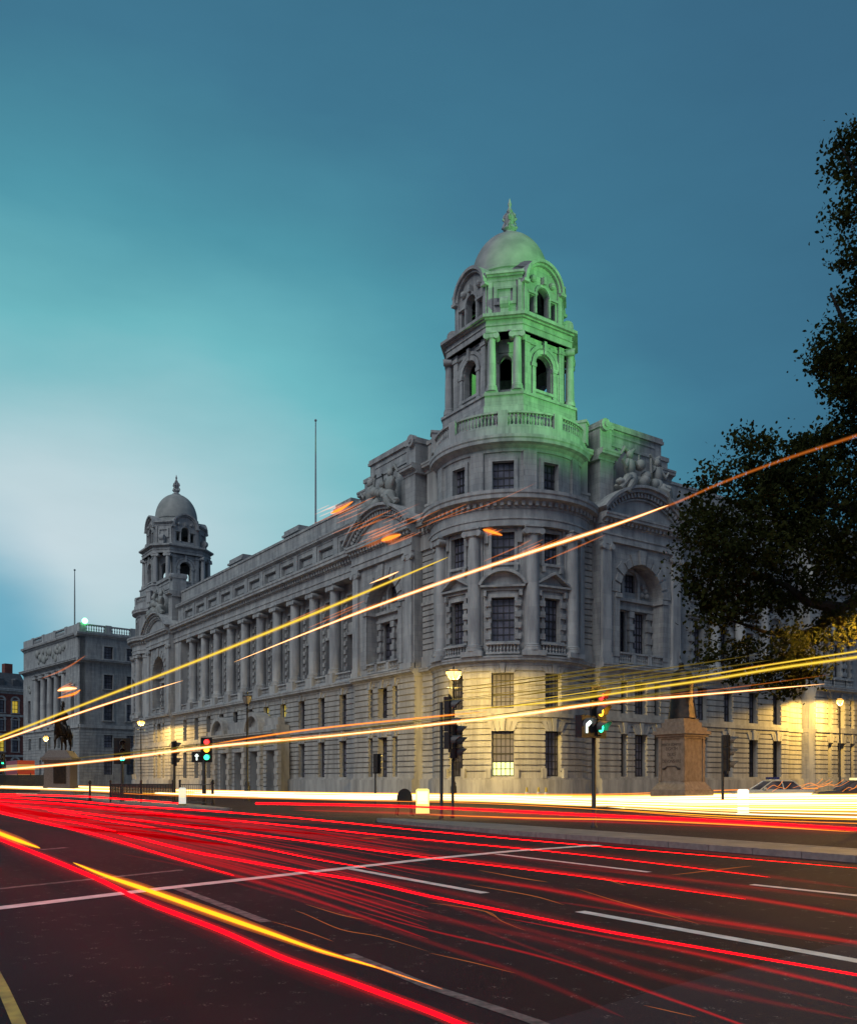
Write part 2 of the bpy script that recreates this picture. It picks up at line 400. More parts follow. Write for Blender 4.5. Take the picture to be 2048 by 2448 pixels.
# ---- round corner bay (near one, then copied for the far corner)
rot_parts = []
UA = 8.55; NS = 26
gw = [(-4.02, 1.5), (0, 1.7), (4.02, 1.5)]
def holes(ws, z0, z1): return [(u-w/2, u+w/2, z0, z1) for u, w in ws]
a = MB()
a.box(Cm, -UA, UA, 5.3, 6.62, 0, 1.5, NS); a.box(Cm, -UA, UA, 5.3, 6.50, 1.5, 1.62, NS)
og = holes(gw, 1.75, 5.15); o1 = holes(gw, 6.85, 9.5)
rustic(a, Cm, -UA, UA, 6.3, 1.62, 6.2, og, seg=.7); rustic(a, Cm, -UA, UA, 6.3, 6.5, 10.1, o1, seg=.7)
a.box(Cm, -UA, UA, 5.5, 6.46, 6.2, 6.5, NS)
for u, w in gw: keystones(a, Cm, u, w, 5.15, 6.3); keystones(a, Cm, u, w, 9.5, 6.3, .55)
for u, w in gw:
    a.box(Cm, u-w/2-.35, u-w/2, 6.28, 6.55, 1.62, 2.35); a.box(Cm, u+w/2, u+w/2+.35, 6.28, 6.55, 1.62, 2.35)
rot_parts.append(a.build('rusticated_base', M_['rust'], bld))
a = MB(); cornice(a, Cm, -UA, UA, 6.3, 10.1, 10.75, .42, NS); rot_parts.append(a.build('string_course', M_['trim'], bld))
a = MB()
pw = [(-4.02, 1.45), (0, 1.8), (4.02, 1.45)]
op = holes(pw, 11.9, 15.2)+holes(pw, 17.8, 20.35)
wall(a, Cm, -UA, UA, 5.3, 6.0, 10.75, 20.45, op, .6)
for i, (u, w) in enumerate(pw):
    surround(a, Cm, u, w, 11.9, 15.2, 6.0, True); surround(a, Cm, u, w, 17.8, 20.1, 6.0, False, .22, .12)
    pediment(a, Cm, u, w/2+.75, 6.0, 15.95, 1.0, 'seg' if i == 1 else 'tri', .55)
    for sg in (-1, 1):
        a.box(Cm, u+sg*(w/2+.45)-.12, u+sg*(w/2+.45)+.12, 6.0, 6.38, 15.3, 15.72)      # pediment brackets
        a.box(Cm, u+sg*(w/2+.1)-.14, u+sg*(w/2+.1)+.14, 6.0, 6.3, 17.15, 17.58)        # sill brackets
        a.box(Cm, u+sg*(w/2+.40)-.16, u+sg*(w/2+.40)+.16, 6.0, 6.22, 19.3, 20.44)
rot_parts.append(a.build('bay_wall', M_['stone'], bld))
for u, w in pw: a = MB(); balustrade(a, Cm, u-w/2-.35, u+w/2+.35, 6.42, 10.9, 11.75, .25, .26, 4); rot_parts.append(a.build('window_balustrade', M_['trim'], bld))
for dg in (-54.5, -20.5, 20.5, 54.5):
    a = MB(); an = R(225+dg); u = R(dg)*R0
    a.box(Cm, u-.85, u+.85, 5.9, 6.86, 10.75, 11.15, 3); a.box(Cm, u-.62, u+.62, 5.9, 6.14, 11.15, 20.4, 2)
    column(a, (6.22*math.cos(an), 6.22*math.sin(an), 11.15), .53, 9.3, an)
    rot_parts.append(a.build('column', M_['trim'], bld, True))
for u in (-7.75, 7.75):
    a = MB(); a.box(Cm, u-.45, u+.45, 5.9, 6.25, 10.75, 20.44, 2); a.box(Cm, u-.55, u+.55, 5.9, 6.35, 19.85, 20.3, 2); rot_parts.append(a.build('pilaster', M_['trim'], bld))
a = MB()
a.box(Cm, -UA, UA, 5.3, 6.55, 20.45, 20.95, NS); a.box(Cm, -UA, UA, 5.3, 6.62, 20.95, 21.1, NS); a.box(Cm, -UA, UA, 5.3, 6.5, 21.1, 21.75, NS)
dentils(a, Cm, -UA, UA, 6.5, 21.9, 22.25, .24, .24, .34)
cornice(a, Cm, -UA, UA, 6.5, 21.75, 22.95, .8, NS, 1.2)
rot_parts.append(a.build('cornice', M_['trim'], bld))
a = MB(); aw = [(-4.02, 1.4), (0, 1.75), (4.02, 1.4)]
wall(a, Cm, -UA, UA, 5.1, 5.85, 22.9, 26.3, holes(aw, 23.2, 25.5), .6)
for u, w in aw: surround(a, Cm, u, w, 23.2, 25.5, 5.85, False, .3, .14)
for u in (-6.9, -2.15, 2.15, 6.9): a.box(Cm, u-.55, u+.55, 5.8, 6.05, 22.95, 26.28, 3)
rot_parts.append(a.build('attic_wall', M_['stone'], bld))
a = MB(); cornice(a, Cm, -UA, UA, 5.9, 26.2, 27.3, .7, NS, .9); a.box(Cm, -UA, UA, 5.0, 6.25, 27.3, 28.0, NS); rot_parts.append(a.build('attic_cornice', M_['trim'], bld))
a = MB()
for u0, u1 in ((-8.4, -4.9), (-4.1, -.35+.0), (.35, 4.1), (4.9, 8.4)):
    balustrade(a, Cm, u0+.05, u1-.05, 6.0, 28.0, 29.15, .3, .32, 8)
for u in (-4.5, 0, 4.5): a.box(Cm, u-.38, u+.38, 5.78, 6.24, 28.0, 29.2, 2)
for u in (-8.45, 8.45): a.box(Cm, u-.4, u+.4, 5.6, 6.4, 28.0, 29.6, 1); a.box(Cm, u-.5, u+.5, 5.5, 6.5, 29.6, 29.8, 1)
rot_parts.append(a.build('parapet_balustrade', M_['trim'], bld))
a = MB(); a.lathe((0, 0, 0), [(0.01, 27.6), (5.7, 27.6), (5.7, 27.75), (0.01, 27.75)], 32, False); rot_parts.append(a.build('roof_deck', M_['roof'], bld))
def rot_win(u, w, z0, z1, r, nx, nz, g=None):
    an = R(225)+u/R0; rot_parts.append(window(w, z1-z0, nx, nz, bld, (r*math.cos(an), r*math.sin(an), z0), an+R(90), g)); return rot_parts[-1]
for i, (u, w) in enumerate(gw):
    rot_win(u, w, 1.75, 5.15, 5.78, 5, 6); rot_win(u, w, 6.85, 9.5, 5.78, 5, 5)
    rot_win(u, pw[i][1], 11.9, 15.2, 5.62, 4, 6); rot_win(u, pw[i][1], 17.8, 20.35, 5.62, 4, 4); rot_win(u, aw[i][1], 23.2, 25.5, 5.45, 4, 4)

# ---- domed tower
def tower():
    ps = []
    def T(k):
        c, s = math.cos(k*PI/4), math.sin(k*PI/4)
        return lambda u, o, z: (c*o-s*u, s*o+c*u, z)
    a = MB(); h1, k1 = 4.5, 2.55; d1 = (h1+k1)/math.sqrt(2); c1 = (h1-k1)/math.sqrt(2)
    h2, k2 = 3.93, 2.0; d2 = (h2+k2)/math.sqrt(2); c2 = (h2-k2)/math.sqrt(2)
    def oct(h, k, z0, z1, mb):
        mb.prism([(h, -k), (h, k), (k, h), (-k, h), (-h, k), (-h, -k), (-k, -h), (k, -h)], z0, z1)
    oct(h1+.45, k1+.25, 27.76, 29.9, a); oct(h1+.3, k1+.18, 29.9, 30.7, a); oct(h1+.42, k1+.24, 30.7, 30.9, a)
    for k in range(8):
        M = T(k)
        if k % 2 == 0:
            hw, kw = h1-.4, 2.06; w = .85; zs = 33.75
            a.box(M, -kw, -w, hw-.6, hw-.1, 30.9, zs); a.box(M, w, kw, hw-.6, hw-.1, 30.9, zs); a.box(M, -w, w, hw-.6, hw-.1, 30.9, 31.75)
            arch_fill(a, M, 0, kw, zs, w, 35.7, hw-.6, hw-.1)
            ring(a, M, 0, zs, w+.05, w+.4, hw-.12, hw+.1, 0, PI, 14); ring(a, M, 0, zs, 1.34, 1.6, hw-.12, hw+.06, 0, PI, 14)
            for sg in (-1, 1):
                a.box(M, sg*1.08-.18, sg*1.08+.18, hw-.12, hw+.1, 31.2, zs-.3); a.box(M, sg*1.1-.25, sg*1.1+.25, hw-.12, hw+.16, zs-.3, zs-.002)
                a.box(M, sg*1.47-.12, sg*1.47+.12, hw-.12, hw+.05, 31.2, zs-.31)
                a.box(M, sg*1.78-.26, sg*1.78+.26, hw-.12, hw+.12, 30.9, 35.68); a.box(M, sg*1.78-.33, sg*1.78+.33, hw-.12, hw+.2, 35.1, 35.4)
            a.box(M, -.14, .14, hw-.1, hw+.25, zs+.85, 35.6)
            a.box(M, -1.25, 1.25, hw-.6, hw+.12, 31.55, 31.75)
            for sg in (-1, 1):                                              # little tablets over the arch
                a.box(M, sg*1.15-.5, sg*1.15+.5, hw-.12, hw+.02, 35.15, 35.4)
        else:
            w = .48; zs = 33.9; q = d1-1.2
            a.box(M, -1.8, -w, q-.5, q, 30.9, zs); a.box(M, w, 1.8, q-.5, q, 30.9, zs); a.box(M, -w, w, q-.5, q, 30.9, 31.7)
            arch_fill(a, M, 0, 1.8, zs, w, 35.7, q-.5, q, 10)
            ring(a, M, 0, zs, w+.02, w+.2, q-.02, q+.1, 0, PI, 10); a.box(M, -.55, .55, q-.02, q+.12, 34.6, 35.3); a.box(M, -.6, .6, q-.02, q+.2, 31.45, 31.7)
            for sg in (-1, 1):
                b = MB(); a.box(M, sg*.98-.5, sg*.98+.5, q-.1, d1+.02, 30.9, 31.25)
                an = k*PI/4; c = M(sg*.98, d1-.12, 31.2); column(b, c, .34, 4.5, an, 14, .5)
                ps.append(('column', b, 'trim', True))
    oct(h1-.02, k1-.01, 35.7, 36.0, a)
    for (e, z0, z1) in ((.06, 35.7, 36.15), (.14, 36.15, 36.25), (.05, 36.25, 36.6), (.25, 36.6, 36.72), (.5, 36.72, 36.95)):
        oct(h1+e, k1+e*.42, z0, z1, a)
    oct(h2+.2, k2+.1, 36.95, 37.4, a)
    for k in range(8):
        M = T(k)
        if k % 2 == 0:
            w = .6; zs = 39.3
            wall(a, M, -k2, k2, h2-.5, h2, 37.4, zs, [(-w, w, 37.75, zs+.01), (-1.35, -.85, 37.75, 39.1), (.85, 1.35, 37.75, 39.1)])
            arch_fill(a, M, 0, k2, zs, w, 40.0, h2-.5, h2, 12)
            ring(a, M, 0, zs, w+.02, w+.24, h2-.02, h2+.12, 0, PI, 12)
            for sg in (-1, 1):
                a.lathe(M(sg*.72, h2+.05, 37.75), [(.12, 0), (.1, .1), (.09, 1.3), (.14, 1.4), (.14, 1.5)], 8)
                a.box(M, sg*1.1-.5, sg*1.1+.5, h2-.02, h2+.16, 39.15, 39.32)
                a.box(M, sg*1.75-.2, sg*1.75+.2, h2-.02, h2+.12, 37.4, 39.95)
            # arched gable over the face: tympanum and curved cornice running back into the drum
            pts = arc(0, 39.95, 1.75, 0, PI, 16)
            b = [(u, z) for u, z in pts]
            a.add([M(u, h2-.05, z) for u, z in b]+[M(u, 2.0, z) for u, z in b], [tuple(range(17))]+[(i, i+1, 18+i, 17+i) for i in range(16)])
            ring(a, M, 0, 39.95, 1.6, 1.78, h2-.06, h2+.22, 0, PI, 18); ring(a, M, 0, 39.95, 1.78, 2.02, 2.2, h2+.42, 0, PI, 18)
            for sg in (-1, 1): a.box(M, sg*1.9-.28, sg*1.9+.28, h2-.1, h2+.42, 39.72, 39.95)
            a.box(M, -.14, .14, h2, h2+.35, 40.1, 40.65)
            for sg in (-1, 1): a.sphere(M(sg*1.0, h2+.05, 40.35), .28, 8, 6)
        else:
            a.box(M, -c2, c2, d2-.6, d2, 37.4, 40.0)
            for (x0, x1, z0, z1) in ((-.85, .85, 38.15, 38.35), (-.85, .85, 39.35, 39.55), (-.85, -.6, 38.35, 39.35), (.6, .85, 38.35, 39.35)): a.box(M, x0, x1, d2-.02, d2+.16, z0, z1)
            for sg in (-1, 1): a.box(M, sg*1.15-.15, sg*1.15+.15, d2-.02, d2+.14, 37.4, 39.95)
            # scroll buttress standing on the lower cornice
            for (zc, oc, rr) in ((38.0, d2+.45, .55), (37.3, d2+.75, .36)):
                p = Vector(M(0, oc, zc)); t = Vector(M(1, 0, 0))-Vector(M(0, 0, 0))
                if rr > .5: a.tube([p-t*.32, p+t*.32], rr*.92, 14); a.tube([p-t*.38, p+t*.38], rr*.4, 10)
            a.box(M, -.3, .3, d2, d2+.7, 36.96, 37.7)
    oct(h2-.55, k2-.3, 40.0, 40.05, a)
    for (e, z0, z1) in ((.04, 40.0, 40.3), (.2, 40.3, 40.45), (.36, 40.45, 40.62)):
        for k in (1, 3, 5, 7): a.box(T(k), -c2-e*.3, c2+e*.3, d2-1.6, d2+e, z0, z1)
    oct(h1-.7, k1-.5, 30.9, 31.0, a)
    dm = MB(); prof = [(3.25, 40.3), (3.25, 41.6), (3.36, 41.65), (3.36, 41.85), (3.2, 41.9)]
    for i in range(0, 15):
        t = i/14*PI/2; prof.append((max(.3, 3.17*math.cos(t)), 42.1+3.85*math.sin(t)))
    dm.lathe((0, 0, 0), prof, 48)
    fn = MB(); fn.lathe((0, 0, 45.85), [(.62, 0), (.66, .15), (.42, .25), (.36, .5), (.55, .65), (.5, .8), (.3, 1.0), (.36, 1.35), (.42, 1.6), (.3, 1.85), (.2, 2.0), (.26, 2.15), (.16, 2.35), (.1, 2.5), (.14, 2.62), (.16, 2.75), (.1, 2.9), (.03, 3.2)], 14)
    for i in range(4):
        an = i*PI/2+PI/4; c, s = math.cos(an), math.sin(an)
        fn.tube([(c*r, s*r, 45.85+z) for r, z in ((.4, .6), (.56, .8), (.46, 1.1), (.36, 1.3), (.5, 1.5), (.44, 1.8), (.26, 2.05))], [.12, .13, .1, .09, .13, .1, .05], 6)
    return a, ps, dm, fn
a, ps, dm, fn = tower()
tw = a.build('tower', M_['stone'], bld)
for n, b, mm, sm in ps: b.build(n, M_[mm], tw, sm)
dm.build('dome', M_['dome'], tw, True); fn.build('finial', M_['trim'], tw, True)

# ---- far corner: copies of the round bay and the tower
T2 = Matrix.Translation((0, 80, 0)) @ Matrix.Rotation(R(-90), 4, 'Z')
for o in rot_parts:
    if o.name.startswith('window') and 'balustrade' not in o.name and (o.location.x*.7-o.location.y*-.7 if False else False): continue
    c = copy_tree(o, bld); c.matrix_local = T2 @ o.matrix_basis
c = copy_tree(tw, bld); c.matrix_local = T2
# the near ground floor middle window shows a lit blind behind its lower sashes
lb = MB(); lb.add([(-.78, -.012, .08), (.78, -.012, .08), (.78, -.012, 1.05), (-.78, -.012, 1.05)], [(0, 1, 2, 3)])
w0 = [o for o in rot_parts if o.name.startswith('window') and abs(o.location.z-1.75) < .01 and abs(o.location.x-o.location.y) < .05][0]
lb.build('lit_blind', m_lit_blind, w0)

# ---- pavilions with a giant arch
def pavilion(M, rz, uc, hw, p, far=False):
    L0 = []
    u0, u1 = uc-hw, uc+hw
    tri = [(uc-2.0, .75), (uc, 1.5), (uc+2.0, .75)]
    a = MB()
    a.box(M, u0-.05, u1+.05, p-1.5, p+.30, 0, 1.5); a.box(M, u0, u1, p-1.5, p+.18, 1.5, 1.62)
    rustic(a, M, u0, u1, p, 1.62, 6.2, holes(tri, 1.75, 5.2), thick=1.6); rustic(a, M, u0, u1, p, 6.5, 10.1, holes(tri, 6.85, 9.5), thick=1.6)
    a.box(M, u0, u1, p-1, p+.16, 6.2, 6.5)
    for u, w in tri: keystones(a, M, u, w, 5.2, p, .7, 5 if w > 1 else 3); keystones(a, M, u, w, 9.5, p, .5, 5 if w > 1 else 3)
    L0.append(a.build('rusticated_base', M_['rust'], bld))
    a = MB(); cornice(a, M, u0-.05, u1+.05, p, 10.1, 10.75, .5, 1, 1.2); L0.append(a.build('string_course', M_['trim'], bld))
    a = MB(); r = 2.6; zs = 16.5
    a.box(M, u0, uc-r, p-1.6, p, 10.75, zs); a.box(M, uc+r, u1, p-1.6, p, 10.75, zs)
    arch_fill(a, M, uc, hw, zs, r, 20.45, p-1.6, p, 18)
    for i in range(11):                                        # tall voussoirs round the arch
        st = PI/11; A, B = i*st+.03, (i+1)*st-.03; ro = 3.55 if i % 2 == 0 else 3.25
        if i == 5: ro = 3.75
        q = []
        for o in (p-.02, p+(.24 if i == 5 else .12)):
            for rr, an in ((r+.01, A), (r+.01, B), (ro, B), (ro, A)): q.append(M(uc+rr*math.cos(an), o, zs+rr*math.sin(an)))
        a.hexa(q)
    for sg in (-1, 1):
        a.box(M, uc+sg*(r+.15)-.35, uc+sg*(r+.15)+.35, p-1.2, p+.2, zs-.35, zs-.02)
        a.box(M, uc+sg*(r+.3)-.3, uc+sg*(r+.3)+.3, p-.02, p+.08, 11.4, zs-.36)
    # back of the recess: two tall lights with a blocked mullion column, entablature, lunette
    b = p-1.3
    wins = [(uc-1.15, 1.35), (uc+1.15, 1.35)]
    wall(a, M, uc-r, uc+r, b-.5, b, 10.75, 15.5, holes(wins, 11.95, 15.45))
    arch_fill_z = [(uc-.75, uc+.75, 17.1, 18.6)]
    wall(a, M, uc-r+.02, uc+r-.02, b-.5, b-.02, 15.5, 19.15, arch_fill_z)
    a.box(M, uc-r+.01, uc+r-.01, b-.1, b+.35, 15.5, 15.75); a.box(M, uc-r+.01, uc+r-.01, b-.1, b+.2, 15.75, 16.2); a.box(M, uc-r+.01, uc+r-.01, b-.1, b+.5, 16.2, 16.45)
    for sg in (-1, 0, 1):
        for k in range(7):
            z = 11.9+k*.51; wv = .2 if k % 2 else .3
            a.box(M, uc+sg*2.2-wv, uc+sg*2.2+wv, b-.02, b+(.2 if k % 2 else .32), z, z+.5)
    for sg in (-1, 1): a.box(M, uc+sg*.95-.14, uc+sg*.95+.14, b-.05, b+.2, 16.45, 18.3)
    ring(a, M, uc, 18.0, .8, 1.05, b-.05, b+.2, 0, PI, 10)
    for sg in (-1, 1):
        for k in range(4): a.sphere(M(uc+sg*(1.4+.2*k), b+.05, 17.0+.35*((k*2) % 3)), .26, 8, 6)
    L0.append(a.build('pavilion_wall', M_['stone'], bld))
    a = MB(); balustrade(a, M, uc-r+.05, uc+r-.05, p-.05, 10.9, 11.8, .25, .28)
    for x in (-.95, .95): a.box(M, uc+x-.2, uc+x+.2, p-.22, p+.12, 10.88, 11.82)
    L0.append(a.build('window_balustrade', M_['trim'], bld))
    for sg in (-1, 1):
        a = MB(); u = uc+sg*(hw-.62)
        a.box(M, u-.62, u+.62, p-.1, p+.34, 10.75, 11.2); a.box(M, u-.55, u+.55, p-.1, p+.26, 11.2, 11.6); a.box(M, u-.48, u+.48, p-.1, p+.22, 11.6, 19.75)
        a.box(M, u-.56, u+.56, p-.1, p+.3, 20.2, 20.44); a.box(M, u-.52, u+.52, p-.1, p+.26, 19.75, 20.2)
        for s2 in (-1, 1):
            q = Vector(M(u+s2*.5, p+.1, 20.0)); q2 = Vector(M(u+s2*.5, p+.4, 20.0)); a.tube([q, q2], .24, 10)
        L0.append(a.build('pilaster', M_['trim'], bld))
    a = MB()
    a.box(M, u0, u1, p-1.6, p+.28, 20.45, 20.95); a.box(M, u0, u1, p-1.6, p+.36, 20.95, 21.1); a.box(M, u0, u1, p-1.6, p+.25, 21.1, 21.75)
    dentils(a, M, u0, u1, p+.25, 21.85, 22.15, .24, .24, .34)
    cornice(a, M, u0-.1, u1+.1, p+.25, 21.75, 22.6, .62, 1, 1.6)
    # curved gable
    sp = hw+.25; rise = 2.35; rr = (sp*sp+rise*rise)/(2*rise); an = math.asin(sp/rr); zc = 22.75+rise-rr
    ring(a, M, uc, zc, rr, rr+.22, p-2.4, p+1.05, PI/2-an, PI/2+an, 28); ring(a, M, uc, zc, rr-.28, rr, p-1.0, p+.78, PI/2-an*.985, PI/2+an*.985, 28)
    ring(a, M, uc, zc, rr-.85, rr-.72, p-1.0, p+.42, PI/2-an*.93, PI/2+an*.93, 28)
    nd_ = 24
    for i in range(nd_):
        t = PI/2-an*.9+2*an*.9*(i+.5)/nd_; ring(a, M, uc, zc, rr-.66, rr-.3, p-.4, p+.62, t-.018, t+.018, 1)
    pts = arc(uc, zc, rr-.4, PI/2-an*.97, PI/2+an*.97, 24)
    pts = [(u, max(z, 22.6)) for u, z in pts]
    k = len(pts); a.add([M(u, p+.2, z) for u, z in pts]+[M(u, p-1.6, z) for u, z in pts], [tuple(range(k)), tuple(range(k, 2*k))[::-1]]+[(i, (i+1) % k, k+(i+1) % k, k+i) for i in range(k)])
    L0.append(a.build('curved_gable', M_['trim'], bld))
    # attic block with stepped end piers
    a = MB(); q = p-.9
    a.box(M, uc-3.6, uc+3.5, q-1.8, q, 22.6, 30.0); a.box(M, uc-3.75, uc+3.65, q-1.95, q+.18, 30.0, 30.25); a.box(M, uc-3.7, uc+3.6, q-1.9, q+.1, 30.25, 30.5)
    a.box(M, uc-2.6, uc+2.6, q-.02, q+.1, 28.6, 28.75); a.box(M, uc-2.6, uc+2.6, q-.02, q+.06, 29.5, 29.62)
    for (c0, c1, zt, of) in ((u0+.4, u0+1.9, 30.0, .55), (u1-1.7, u1-.5, 29.0, .2)):
        a.box(M, c0, c1, q-1.7, q+of, 22.6, 27.2); cornice(a, M, c0-.25, c1+.25, q+of, 27.0, 27.8, .55, 1, 1.8)
        a.box(M, c0+.1, c1-.1, q-1.5, q+of-.1, 27.8, zt-.35); a.box(M, c0, c1, q-1.6, q+of, zt-.35, zt)
    zc0 = Vector(M(u0+.9, q+.45, 29.85)); t = Vector(M(1, 0, 0))-Vector(M(0, 0, 0)); nrm = Vector(M(0, 1, 0))-Vector(M(0, 0, 0))
    a.tube([zc0-nrm*.2, zc0+nrm*.3], .5, 12); a.tube([zc0-nrm*.2, zc0+nrm*.4], .22, 10)
    L0.append(a.build('attic_block', M_['stone'], bld))
    # sculpture group seated on the gable
    rnd = random.Random(int(uc*10)); a = MB()
    def S_(u, o, z, r, sc=(1, 1, 1)): a.sphere(M(uc+u, o, z), r, 10, 7, sc)
    for sg in (-1, 1):
        x = sg*1.55
        S_(x, p+.25, 25.75, .62, (1, 1, 1.1)); S_(x+sg*.08, p+.2, 26.75, .5, (1, 1, 1.45)); S_(x+sg*.1, p+.25, 27.75, .3, (1, 1, 1.2))
        a.tube([M(uc+x, p+.3, 25.8), M(uc+x+sg*.9, p+.75, 25.6), M(uc+x+sg*1.5, p+.6, 24.75)], [.42, .34, .2], 8)
        a.tube([M(uc+x-.2, p+.3, 25.7), M(uc+x+sg*.6, p+.9, 25.2), M(uc+x+sg*1.0, p+.85, 24.4)], [.42, .34, .2], 8)
        a.tube([M(uc+x+sg*.3, p+.25, 27.3), M(uc+x+sg*.85, p+.5, 26.6), M(uc+x+sg*1.25, p+.5, 27.1)], [.2, .16, .1], 8)
        a.tube([M(uc+x-sg*.3, p+.3, 27.3), M(uc+x-sg*.75, p+.4, 26.8), M(uc+x-sg*.9, p+.4, 27.9)], [.2, .16, .1], 8)
        a.tube([M(uc+x-sg*.6, p+.1, 28.4), M(uc+x-sg*.1, p+.05, 27.9), M(uc+x+sg*.5, p+.02, 28.3), M(uc+x+sg*.9, p, 27.7)], [.1, .26, .2, .08], 8)
        for k in range(6): S_(x+sg*rnd.uniform(-.6, 1.6), p+rnd.uniform(.1, .6), rnd.uniform(24.9, 25.9), rnd.uniform(.2, .42), (1, 1, rnd.uniform(.6, 1.2)))
    for k in range(9): S_(rnd.uniform(-.8, .8), p+rnd.uniform(.1, .5), rnd.uniform(25.2, 27.2), rnd.uniform(.25, .5))
    L0.append(a.build('sculpture_group', M_['dome'], bld, True))
    for u, w in tri:
        for z0, z1, nz in ((1.75, 5.2, 5), (6.85, 9.5, 4)): L0.append(window(w, z1-z0, 4 if w > 1 else 2, nz, bld, M(u, p-.6, z0), rz))
    for u, w in wins: L0.append(window(w, 3.5, 4, 6, bld, M(u, b-.25, 11.95), rz))
    L0.append(window(1.5, 1.5, 4, 3, bld, M(uc, b-.3, 17.1), rz))
    return L0
near_pav = pavilion(Lm, RZL, 10.0, 4.95, 6.0)
for o in near_pav:
    c = copy_tree(o, bld); c.location = Vector(c.location)+Vector((0, 60, 0))
pavilion(Rm, RZR, 9.0, 4.8, 6.0)

# ---- channelled piers between the round bay and the pavilions (mirrored at the far corner)
def pier(M, u0, u1, p, zt=30.0):
    a = MB(); a.box(M, u0, u1, p-2, p+.3, 0, 1.55); rustic(a, M, u0, u1, p, 1.55, 6.2, thick=2); a.box(M, u0, u1, p-2, p+.16, 6.2, 6.5); rustic(a, M, u0, u1, p, 6.5, 10.1, thick=2)
    cornice(a, M, u0, u1, p, 10.1, 10.75, .42, 1, 2); a.box(M, u0, u1, p-2, p+.1, 10.75, 11.7); rustic(a, M, u0+.05, u1-.05, p, 11.7, 15.9, thick=2); a.box(M, u0-.03, u1+.03, p-2, p+.12, 15.9, 16.15)
    rustic(a, M, u0+.05, u1-.05, p, 16.15, 20.45, thick=2); a.box(M, u0, u1, p-2, p+.2, 20.45, 21.75); dentils(a, M, u0, u1, p+.2, 21.85, 22.2, .24, .24, .34); cornice(a, M, u0, u1, p+.2, 21.75, 22.93, .62, 1, 2)
    a.box(M, u0+.1, u1-.1, p-2.4, p-.3, 22.9, 24.2); a.box(M, u0, u1, p-2.4, p-.22, 24.2, 24.4)
    a.box(M, u0+.15, u1-.15, p-2.4, p-.4, 24.4, 27.1); cornice(a, M, u0-.05, u1+.05, p-.4, 27.0, 27.8, .5, 1, 2); a.box(M, u0+.15, u1-.15, p-2.4, p-.5, 27.8, 29.4); a.box(M, u0+.05, u1-.05, p-2.5, p-.4, 29.4, 29.7)
    return a.build('channelled_pier', M_['rust'], bld)
pier(Lm, 2.9, 5.06, 5.2); pier(Rm, 2.9, 4.22, 5.2); pier(Lm, 74.94, 77.1, 5.2)

# ---- long colonnade front
B = 4.3; cols = [20.2+B*k for k in range(10)]; bays = [18.05+B*k for k in range(11)]
u0, u1, p = 14.95, 65.05, 5.4
lo = [bays[k] for k in (0, 1, 2, 8, 9, 10)]; por = [bays[k] for k in range(3, 8)]
a = MB(); a.box(Lm, u0, u1, 4.0, p+.3, 0, 1.5); a.box(Lm, u0, u1, 4.0, p+.18, 1.5, 1.62)
gh = [(u, 1.35) for u in lo]; h1 = [(u, 1.35) for u in lo]; sq = [(u, 1.35) for u in por]
rustic(a, Lm, u0, u1, p, 1.62, 6.2, holes(gh, 1.75, 5.2)); rustic(a, Lm, u0, u1, p, 6.5, 10.1, holes(h1, 6.75, 9.6)+holes(sq, 8.2, 9.6))
a.box(Lm, u0, u1, 4.4, p+.16, 6.2, 6.5)
for u, w in gh: keystones(a, Lm, u, w, 5.2, p, .7)
for u, w in h1+sq: keystones(a, Lm, u, w, 9.6, p, .4)
a.build('rusticated_base', M_['rust'], bld)
a = MB(); cornice(a, Lm, u0, u1, p, 10.1, 10.75, .5, 1, 1.4); a.build('string_course', M_['trim'], bld)
for i, u in enumerate(lo):
    window(1.35, 3.45, 3, 5, bld, Lm(u, p-.55, 1.75), RZL); window(1.35, 2.85, 3, 4, bld, Lm(u, p-.55, 6.75), RZL)
for i, u in enumerate(por): window(1.35, 1.4, 3, 2, bld, Lm(u, p-.45, 8.2), RZL, m_lit_warm if i in (0, 1) else None)
a = MB(); b = 4.15
big = [(u, 2.3) for u in bays]
wall(a, Lm, u0, u1, b-.6, b, 10.75, 20.45, holes(big, 11.9, 19.3))
for u in bays:
    a.box(Lm, u-1.15, u+1.15, b-.45, b-.05, 15.6, 16.7); a.box(Lm, u-1.3, u+1.3, b-.1, b+.15, 15.5, 15.75); surround(a, Lm, u, 2.3, 11.9, 19.3, b, True, .2, .14)
    a.box(Lm, u-.14, u+.14, b-.45, b-.02, 11.9, 15.6)
a.build('colonnade_wall', M_['stone'], bld)
for u in bays: window(2.3, 7.4, 6, 10, bld, Lm(u, b-.5, 11.9), RZL)
a = MB()
for u in bays: balustrade(a, Lm, u-1.4, u+1.4, 5.25, 10.9, 11.75, .27, .28)
a.box(Lm, u0, u1, 4.0, 5.6, 10.75, 10.88); a.build('window_balustrade', M_['trim'], bld)
for u in cols:
    a = MB(); a.box(Lm, u-.72, u+.72, 4.1, 5.72, 10.75, 11.75); a.box(Lm, u-.6, u+.6, 4.1, 4.6, 11.75, 20.44)
    column(a, Lm(u, 5.05, 11.75), .56, 8.7, PI); a.build('column', M_['trim'], bld, True)
for u in (15.6, 63.3):
    a = MB(); a.box(Lm, u-.65, u+(.65 if u < 20 else 1.7), 4.0, 5.4, 10.75, 20.44); a.build('pilaster', M_['trim'], bld)
a = MB(); a.box(Lm, u0, u1, 3.5, 5.55, 20.45, 20.95); a.box(Lm, u0, u1, 3.5, 5.62, 20.95, 21.1); a.box(Lm, u0, u1, 3.5, 5.52, 21.1, 21.7)
dentils(a, Lm, u0, u1, 5.52, 21.8, 22.15, .26, .26, .34); cornice(a, Lm, u0, u1, 5.52, 21.7, 22.75, .75, 1, 2); a.build('cornice', M_['trim'], bld)
a = MB(); b = 4.9; pan = [(u, 2.9) for u in bays]
